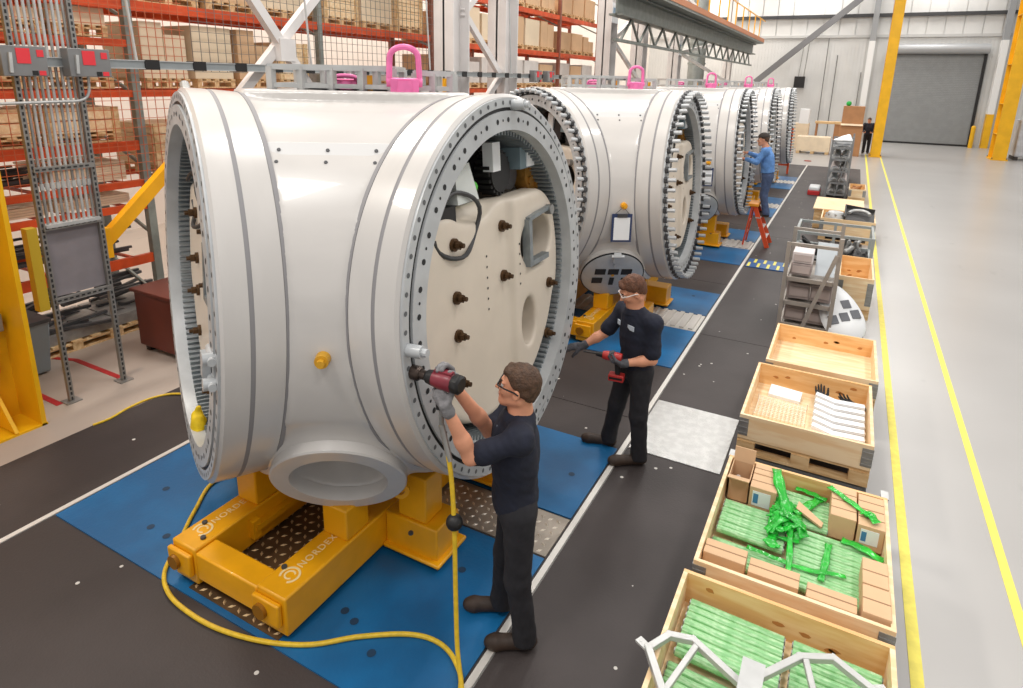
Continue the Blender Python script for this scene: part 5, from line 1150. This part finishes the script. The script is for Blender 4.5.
# goods on the rack
rg = random.Random(21); LW = {.0: 'on the floor', .9: 'on the lowest beam', 1.6: 'on the second beam up', 1.9: 'on the third beam up', 2.38: 'on the fourth beam up', 3.02: 'on the fifth beam up', 3.62: 'on the sixth beam up', 4.07: 'on the top beam', 5.05: 'on the highest far beam', 4.0: 'on the upper far beam', 3.0: 'on the middle far beam'}
BAYW = ['in the bay nearest the camera', 'in the bay behind the strut frame', 'in the first bay beyond the strut frame', 'in the second bay beyond it', 'in the third bay beyond it', 'in the bay past the white columns', 'in the last bay']
PAL0 = None
def pallet(x, y, z, lab):
    global PAL0
    if PAL0 is None:
        PAL0 = thing('wooden_pallet', lab, 'pallet', (x, y, z)); m = MB()
        for yy in (-.4, -.2, 0, .2, .4): m.box(-.45, .45, yy*1.15-.06, yy*1.15+.06, .1, .125)
        m.build('deck_boards', PALLET, PAL0, smooth=False); m = MB()
        for xx in (-.38, 0, .38): m.box(xx-.06, xx+.06, -.52, .52, .08, .1).box(xx-.06, xx+.06, -.52, .52, 0, .02)
        for xx in (-.38, 0, .38):
            for yy in (-.46, 0, .46): m.box(xx-.06, xx+.06, yy-.06, yy+.06, .02, .08)
        m.build('stringers', PALLET, PAL0, smooth=False); return PAL0
    return dup(PAL0, (x, y, z), lab)
def goods(bay, z, hmax, kinds, n=3):
    y0, y1 = UPY[bay]+.15, UPY[bay+1]-.15; w = (y1-y0)/n
    for j in range(n):
        yc = y0+(j+.5)*w; zt = z+(.06 if z else 0); tail = '%s, %s bay, %s along' % (LW[z], ORD[bay], ORD[j]); k = rg.choice(kinds); d = min(.46, w/2-.05); xf = RX0-.5
        if k in ('box', 'crate', 'pale', 'wrap'):
            pallet(xf, yc, zt, 'wooden pallet '+tail).scale = (1, d/.53, 1); zb = zt+.126; h = min(hmax-.2, rg.uniform(.5, .95)*hmax)
            mm = {'box': CARD, 'pale': CARDL, 'crate': WOOD, 'wrap': mat('white_wrap', (226, 220, 214), .4, 0, .1, 4)}[k]; nm = {'box': 'brown carton', 'pale': 'pale carton', 'crate': 'pine board box', 'wrap': 'white wrapped load'}[k]
            if k == 'crate':
                r = thing('board_box', nm+' '+tail, 'crate', (xf, yc, zb)); m = MB(); nb = max(1, int(h/.13))
                for q in range(nb): m.box(-.43, .43, -d, d, q*h/nb+.004, (q+1)*h/nb-.004)
                m.mat(1)
                for yy in (-d+.05, d-.05): m.box(.43, .45, yy-.04, yy+.04, 0, h)
                m.build('boards', [mm, PALLET], r, smooth=False)
            else:
                m2 = rg.choice((1, 1, 2)) if k != 'wrap' else 1
                for q in range(m2):
                    dd = d/m2; carton(xf-.42, xf+.42, yc-d+2*dd*q, yc-d+2*dd*(q+1)-.01, zb, zb+h*(1 if q == 0 else rg.uniform(.6, 1)), ('' if m2 == 1 else ('near ' if q == 0 else 'far '))+nm+('' if m2 == 1 else ' of two')+' '+tail, mm, tape=k != 'wrap', lab=False)
        elif k == 'steel':
            r = thing('steel_bar_bundle', 'bundle of dark steel bars '+tail, 'steel bars', (xf, yc, zt)); hh = min(hmax*.6, .3)
            m = MB()
            for q in range(18): a = rg.uniform(-.35, .35); zq = .03+rg.random()*hh; m.bar((a, -d, zq), (a+rg.uniform(-.12, .12), d, zq+rg.uniform(-.05, .05)), .035, .03)
            m.build('bars', rg.choice((STEELD, GALV, STEELD)), r, smooth=False)
        elif k == 'boards':
            r = thing('board_stack', 'stack of pale boards '+tail, 'boards', (xf, yc, zt)); m = MB(); hh = min(hmax*.6, .24)
            for q in range(int(hh/.03)): m.box(-.4+rg.uniform(-.03, .03), .42, -d, d, q*.03, q*.03+.026)
            m.build('boards', rg.choice((WOOD, CARDL, PALLET)), r, smooth=False)
        elif k == 'bin':
            r = thing('storage_bin', 'grey storage bin '+tail, 'bin', (xf, yc, zt)); h = min(hmax*.7, .45); mm = rg.choice((GALV, mat('bin_blue_grey', (120, 130, 136), .5), STEELD))
            MB().box(-.4, .4, -d, d, 0, .02).box(.38, .4, -d, d, 0, h).box(-.4, -.38, -d, d, 0, h).box(-.4, .4, -d, -d+.02, 0, h).box(-.4, .4, d-.02, d, 0, h).build('bin_walls', mm, r, smooth=False); MB().box(.4, .41, -d*.5, d*.5, h*.5, h*.8).build('bin_card', PAPER, r, smooth=False)
for bay in (0, 1):
    if bay:
        goods(bay, .9, .55, ['steel', 'bin', 'steel']); goods(bay, 1.6, .2, ['boards']); goods(bay, 1.9, .4, ['steel', 'boards', 'bin']); goods(bay, 2.38, .5, ['crate', 'crate', 'boards'])
    else:
        goods(bay, 1.9, .4, ['steel'], 2); goods(bay, 2.38, .5, ['crate', 'wrap'], 2)
    goods(bay, 3.02, .5, ['pale', 'wrap', 'crate'], 3); goods(bay, 3.62, .4, ['pale', 'crate', 'box', 'boards'], 4); goods(bay, 4.07, .8, ['wrap', 'pale', 'crate'], 3)
for bay in (2, 3):
    if bay == 2: goods(bay, 1.9, .8, ['crate', 'box', 'wrap']); goods(bay, 3.02, .9, ['pale', 'crate', 'box', 'crate'], 4)
    else: goods(bay, 3.02, .4, ['bin', 'wrap'], 2)
    goods(bay, 4.07, .95, ['pale', 'crate', 'box', 'crate']); goods(bay, 5.05, .9, ['box', 'pale', 'wrap'])
for bay in (4, 5, 6):
    goods(bay, 3.0, .8, ['wrap', 'box']); goods(bay, 4.0, .9, ['box', 'box', 'pale']); goods(bay, 5.05, .9, ['box'])
for j, (y, w_) in enumerate(((2.4, .5), (3.75, .5), (4.62, .42))):
    pallet(-8.35, y, 0, 'wooden pallet on the floor under the rack, %s beyond the yellow column' % ORD[j]).scale = (1, w_/.52, 1)
    r = thing('steel_bar_bundle', 'tangle of dark steel parts on the floor pallet, %s beyond the yellow column' % ORD[j], 'steel bars', (-8.35, y, .126)); m = MB()
    for q in range(26): a = rg.uniform(-.4, .38); zq = .03+rg.random()*.42; b2 = rg.uniform(-w_, w_*.2); m.bar((a, b2, zq), (a+rg.uniform(-.2, .2), min(w_, b2+rg.uniform(.2, .8)), zq+rg.uniform(-.1, .1)), .05, .035)
    m.build('bars', STEELD, r, smooth=False); MB().box(-.42, .4, -w_*.95, w_*.9, 0, .14).build('steel_bin_base', GALV if j else WHITE2, r, smooth=False)
r = thing('grey_bin', 'grey blue plastic bin on the floor just beyond the yellow column', 'bin', (-7.75, 3.05, 0)); MB().hexa([(-.2, -.22, .02), (.2, -.22, .02), (.2, .22, .02), (-.2, .22, .02)], [(-.24, -.27, .62), (.24, -.27, .62), (.24, .27, .62), (-.24, .27, .62)]).build('bin_body', mat('bin_blue_grey', (120, 130, 136), .5), r, bevel=.02); MB().box(-.25, .25, -.28, .28, .6, .64).build('bin_rim', STEELD, r)
r = thing('rust_cabinet', 'rust brown steel cabinet standing behind the left opening of the nearest hub', 'cabinet', (-6.95, 4.55, 0)); BC = mat('rust_brown_paint', (98, 42, 30), .45, 0, .15, 3)
MB().box(-.33, .42, -.42, .5, .08, .76).build('cabinet_body', BC, r, bevel=.01); MB().box(-.36, .45, -.45, .53, .76, .80).build('cabinet_top', BC, r, bevel=.006)
for x in (-.25, .34):
    for y in (-.34, .42): MB().box(x-.04, x+.04, y-.04, y+.04, 0, .08).build('foot', BLACK, r, smooth=False)
# ---------------------------------------------------------------- strut frame with conduits, panel and switch boxes
SX = -6.68; sf = thing('strut_frame', 'slotted strut frame with vertical conduits and a grey back panel', 'strut frame', (SX, 3.0, 0)); ST = mat('slotted_strut', (150, 148, 144), .42, .5, .15, 10)
def strut(p, q, par, n_=None):
    p, q = Vector(p), Vector(q); m = MB(); m.mat(0).bar(p, q, .045, .045, upv=(1, 0, 0) if abs((q-p).normalized().x) < .9 else (0, 0, 1)); L = (q-p).length; d = (q-p).normalized(); k = int(L/.055); s_ = Vector((1, 0, 0)); t = d.cross(s_)
    for i in range(k): c = p+d*(i+.5)*.055+s_*.0235; m.mat(1).obox(c, s_*.002, t*.008, d*.016)
    return m.build('slotted_upright' if abs(d.z) > .9 else 'slotted_crossbar', [ST, DARKHOLE], par, smooth=False)
for y in (0.02, .555): strut((0, y, .01), (0, y, 5.6), sf); MB().box(-.07, .07, y-.07, y+.07, 0, .012).build('foot_plate', ST, sf, smooth=False)
for z in (1.09, 1.82, 2.38): strut((.02, .02, z), (.02, .555, z), sf)
MB().box(-.08, .02, -.12, -.03, 1.02, 1.84).build('side_plate', mat('olive_yellow', (190, 160, 40), .5), sf, smooth=False); MB().box(-.03, -.015, .05, .53, 1.12, 1.8).build('back_panel', mat('panel_violet_grey', (140, 134, 138), .45, .15, .1, 5), sf, smooth=False)
MB().box(-.06, .05, .04, .54, 1.82, 1.85).build('panel_ledge', GALVL, sf, smooth=False); MB().box(-.05, .04, .04, .54, 1.06, 1.09).build('panel_ledge', GALVL, sf, smooth=False)
for i in range(10): y = .085+.047*i; MB().cyl((-.01, y, 1.84), (-.01+.008*math.sin(i), y, 5.6), .0135, n=8).build('conduit', GALVL if i % 3 else GALV, sf)
m = MB()
for i in range(10): y = .085+.047*i; m.cyl((-.01, y, 2.18), (-.01, y, 2.24), .02, n=8)
m.build('conduit_couplings', GALVL, sf)
MB().cyl((.05, -.3, 2.99), (.05, .33, 3.0), .014, n=8).tube(bez([(.05, .33, 3.0), (.05, .52, 3.01), (.05, .6, 3.08), (.05, .62, 3.26)], 6), .014, 8).build('bent_conduit', GALVL, sf)
for y in (-.55, -.45, -.35): MB().cyl((-.05, y+.1, 2.9), (-.05, y+.1, 5.6), .02, n=8).build('conduit', GALV, sf)
# bus duct hung along the hub row with tap-off boxes
bd = thing('bus_duct', 'long grey bus duct with black joint clips hanging along the rack', 'bus duct', (SX, 0, 3.36)); BD = mat('bus_duct_grey', (156, 162, 164), .4, .4, .1, 8)
MB().box(-.05, .05, 1.0, 22, -.035, .035).build('duct', BD, bd, smooth=False); MB().box(-.06, .06, 1.0, 22, .035, .045).box(-.06, .06, 1.0, 22, -.045, -.035).build('duct_flange', GALVL, bd, smooth=False)
y = 4.2
while y < 21: MB().box(-.062, .062, y, y+.16, -.05, .052).build('joint_clip', BLACK, bd, smooth=False); y += .56
for y in (4.15, 6.6, 9.4, 12.4): MB().cyl((0, y, .04), (-.1, y-.12, 3.2), .014, n=8).build('hanger_rod', GALVL, bd)
def tapbox(y0, y1, lab):
    r = thing('switch_box', lab, 'switch box', (SX+.1, (y0+y1)/2, 3.36)); a = (y1-y0)/2
    MB().box(-.06, .07, -a, a, -.13, .13).build('enclosure', mat('enclosure_grey', (128, 128, 128), .4, .15, .08, 6), r, bevel=.006)
    MB().box(.07, .075, -a*.35, a*.25, -.02, .11).build('red_label', REDL, r, smooth=False); MB().box(.07, .075, a*.55, a*.85, .04, .1).build('red_sticker', REDL, r, smooth=False)
    MB().mat(0).box(.07, .075, a*.25, a*.5, -.12, -.08).mat(1).box(.07, .075, a*.55, a*.85, -.12, -.08).build('rating_plates', [BLACK, REDL], r, smooth=False); MB().bar((.08, -a*.68, -.1), (.08, -a*.62, .07), .02, .025).build('lever', GALVL, r)
tapbox(2.86, 3.22, 'grey switch box with a red label, left of the two on the bus duct'); tapbox(3.4, 3.78, 'grey switch box with a red label, right of the two on the bus duct')
tapbox(13.2, 13.6, 'small grey switch box on the far bus duct, the near one'); tapbox(13.9, 14.3, 'small grey switch box on the far bus duct, the far one')
# ---------------------------------------------------------------- near yellow column with its boxes
nc = thing('crane_column', 'wide yellow steel column at the left edge with electric boxes', 'column', (-6.83, 2.1, 0))
MB().box(-.42, .42, .52, .56, 0, 7).box(-.42, .42, -.56, -.52, 0, 7).box(-.02, .02, -.54, .54, 0, 7).build('shaft', YEL2, nc, smooth=False); MB().box(-.42, .42, -.58, .57, 0, .02).build('foot_plate', YEL2, nc, smooth=False)
MB().hexa([(.02, .3, .03), (.42, .3, .03), (.42, .33, .03), (.02, .33, .03)], [(.02, .3, .5), (.06, .3, .5), (.06, .33, .5), (.02, .33, .5)]).build('gusset', YEL2, nc, smooth=False)
MB().cyl((.06, .2, .9), (.06, .2, 3.2), .016, n=8).cyl((.06, .26, .95), (.06, .26, 3.2), .016, n=8).build('yellow_conduit', YEL2, nc)
def ebox(y, z, w, h, lab):
    r = thing('socket_box', lab, 'electric box', (-6.8, y, z)); MB().box(0, .11, -w, w, 0, h).build('enclosure', GALV, r, bevel=.008); MB().cyl((.11, -w*.35, h*.5), (.15, -w*.35, h*.5), .035, n=12).cyl((.11, w*.4, h*.5), (.15, w*.4, h*.5), .035, n=12).build('socket_cap', GALVL, r); MB().bar((.12, 0, h*.85), (.14, 0, h*.55), .02, .02).build('handle', GALVL, r); return r
ebox(2.38, .93, .2, .17, 'grey twin socket box on the near yellow column'); r = thing('switch_plate', 'small white switch plate above the grey socket box', 'switch', (-6.8, 2.36, 1.13)); MB().box(0, .04, -.05, .05, 0, .1).build('plate', WHITE2, r, bevel=.005); MB().box(.04, .05, -.03, .03, .02, .04).box(.04, .05, -.03, .03, .06, .08).build('sockets', DARKHOLE, r, smooth=False)
r = thing('pendant_control', 'orange pendant control hanging on the near yellow column', 'pendant', (-6.79, 2.47, .52)); MB().box(0, .05, -.04, .04, 0, .17).build('pendant_body', mat('pendant_orange', (232, 90, 30), .5), r, bevel=.012); MB().tube([(.025, 0, .17), (.025, -.01, .3), (.02, -.02, .41)], .008, 6).build('cord', ORANGE, r)
r = thing('jib_brace', 'yellow square tube brace rising behind the strut frame towards the nearest hub', 'brace', (-6.79, 3.0, 0)); MB().bar((0, .62, 1.54), (0, 2.3, 2.96), .1, .13).build('brace_tube', YEL, r); MB().box(-.05, .085, .535, .66, 1.38, 1.7).build('brace_lug', YEL, r)
# ---------------------------------------------------------------- white building columns, crane girder, mezzanine steel
CW = mat('white_column_paint', (222, 218, 216), .45, 0, .06, 3); GD = mat('girder_green_grey', (122, 128, 124), .5, .2, .2, 4)
def hcol(x, y, w, d, h, name='column', m_=CW):
    m = MB().box(x-w, x+w, y-d, y-d+.03, 0, h).box(x-w, x+w, y+d-.03, y+d, 0, h).box(x-.02, x+.02, y-d, y+d, 0, h); return tag(m.build(name, m_, smooth=False), kind='structure')
CXX = -6.95
for y0, y1 in ((10.5, 12.5), (19.0, 22.3), (27.3, 39.6)):
    for k, y in enumerate((y0, y1)): hcol(CXX, y, .22, .28, 11)
    m = MB(); z = 2.2; sgn = 1
    while z < 8: m.bar((CXX+.1, y0+.25 if sgn > 0 else y1-.25, z), (CXX+.1, y1-.25 if sgn > 0 else y0+.25, z+1.15), .09, .13); z += 1.15; sgn = -sgn
    tag(m.build('column', CW, smooth=False), kind='structure')
x_ = thing('cross_brace', 'white crossed angle braces above the nearest hub, in front of the rack', 'brace', (-6.75, 6.0, 0))
MB().bar((0, -1.2, 5.35), (0, .62, 3.1), .1, .12).build('brace_bar', CW, x_, smooth=False); MB().bar((-.08, 1.9, 5.3), (-.08, -1.0, 2.55), .1, .12).build('brace_bar', CW, x_, smooth=False); MB().box(-.09, .07, .08, .34, 3.46, 3.74).build('gusset_plate', CW, x_, smooth=False)
g = thing('crane_girder', 'grey green runway girder with truss running to the back wall', 'girder', (-6.0, 0, 0))
MB().box(-.2, .2, 17, 42, 5.55, 5.6).box(-.2, .2, 17, 42, 5.0, 5.05).box(-.02, .02, 17, 42, 5.0, 5.6).build('girder', GD, g, smooth=False); MB().box(.5, .62, 17, 42, 5.7, 5.9).build('walkway_edge', mat('walkway_orange', (176, 110, 70), .5), g, smooth=False); MB().box(-.2, .6, 17, 42, 5.62, 5.7).build('walkway', GD, g, smooth=False)
m = MB()
for i in range(14): y = 17.5+1.7*i; m.bar((0, y, 4.4), (0, y+.85, 5.0), .06, .06).bar((0, y+.85, 5.0), (0, y+1.7, 4.4), .06, .06)
m.box(-.05, .05, 17, 42, 4.34, 4.42); m.build('truss', GD, g, smooth=False)
m = MB()
for i in range(12): y = 18+2*i; m.bar((.55, y, 5.9), (.55, y, 6.9), .05, .05)
m.bar((.55, 17, 6.9), (.55, 42, 6.9), .05, .05); m.build('guard_rail', YEL, g, smooth=False)
tag(MB().cyl((-7.55, 34.2, 0), (-7.55, 34.2, 10), .42, n=28).lathe([(.42, 0), (.46, 0), (.46, .08), (.42, .08)], (-7.55, 34.2, 4.2), ZN, 28).lathe([(.42, 0), (.46, 0), (.46, .08), (.42, .08)], (-7.55, 34.2, 5.2), ZN, 28).build('vertical_duct', mat('duct_grey', (150, 156, 154), .4, .4, .12, 4)), 'round grey vertical duct among the white columns beyond the third hub', 'duct')
tag(MB().bar((-5.9, 44.0, 3.4), (-.5, 44.0, 8.3), .3, .34).build('diagonal_strut', mat('strut_grey', (122, 122, 124), .5, .2), smooth=False), 'long grey diagonal steel strut in front of the back wall', 'strut')
r = thing('wall_speaker', 'black box on the back wall below two thin conduits', 'wall box', (-3.35, 44.8, 3.45)); MB().box(-.3, .3, -.3, .08, -.35, .35).build('box_body', BLACK, r, bevel=.02); MB().cyl((-.1, 0, .35), (.0, 0, 2.7), .025, n=6).cyl((.2, 0, .35), (.3, 0, 2.7), .025, n=6).build('conduit', GALV, r)
for k, x in enumerate((-2.0, -1.4, .0)): tag(MB().cyl((x, 44.85, 0), (x, 44.85, 6.1-k), .03, n=6).build('wall_pipe', mat('pipe_dark', (120, 120, 118), .5)), 'thin vertical pipe on the back wall, %s from the black box' % ORD[k], 'pipe')
for k, (y, z) in enumerate(((19.0, 5.25), (27.3, 4.65))): r = thing('paper_sign', 'white paper sign hung on the white columns, %s one' % ('near' if k == 0 else 'far'), 'sign', (-6.73, y, z)); MB().box(0, .01, -.28, .28, -.28, .28).build('sheet', PAPER, r, smooth=False); MB().box(.01, .012, -.2, .2, -.05, .15).build('print_block', mat('print_blue', (150, 176, 200), .6), r, smooth=False)
# floor hose from the cradle
h1 = thing('air_hose', 'yellow air hose looping over the floor around the front of the nearest cradle', 'air hose', (0, 0, 0))
MB().tube(bez([(-4.0, 3.2, .06), (-4.23, 2.86, .04), (-4.05, 2.53, .037), (-3.82, 2.23, .037), (-3.67, 2.03, .037), (-3.48, 1.93, .037), (-3.25, 1.90, .03), (-2.97, 1.91, .03), (-2.66, 1.98, .034), (-2.4, 2.1, .036), (-2.19, 2.28, .036), (-1.94, 2.44, .036), (-1.75, 2.48, .036), (-1.59, 2.42, .036), (-1.47, 2.28, .036), (-1.35, 1.9, .03), (-1.3, 1.5, .03)], 8), .0145, 10).build('hose', HOSE, h1)
h2 = thing('air_hose', 'yellow cable lying along the edge of the dark runner by the concrete', 'cable', (0, 0, 0))
MB().tube(bez([(-5.99, 2.85, .02), (-5.97, 3.0, .022), (-6.03, 3.22, .014), (-6.02, 3.44, .016), (-5.87, 3.62, .026), (-5.5, 3.75, .026), (-5.0, 3.9, .035)], 8), .0115, 8).build('cable', HOSE, h2)
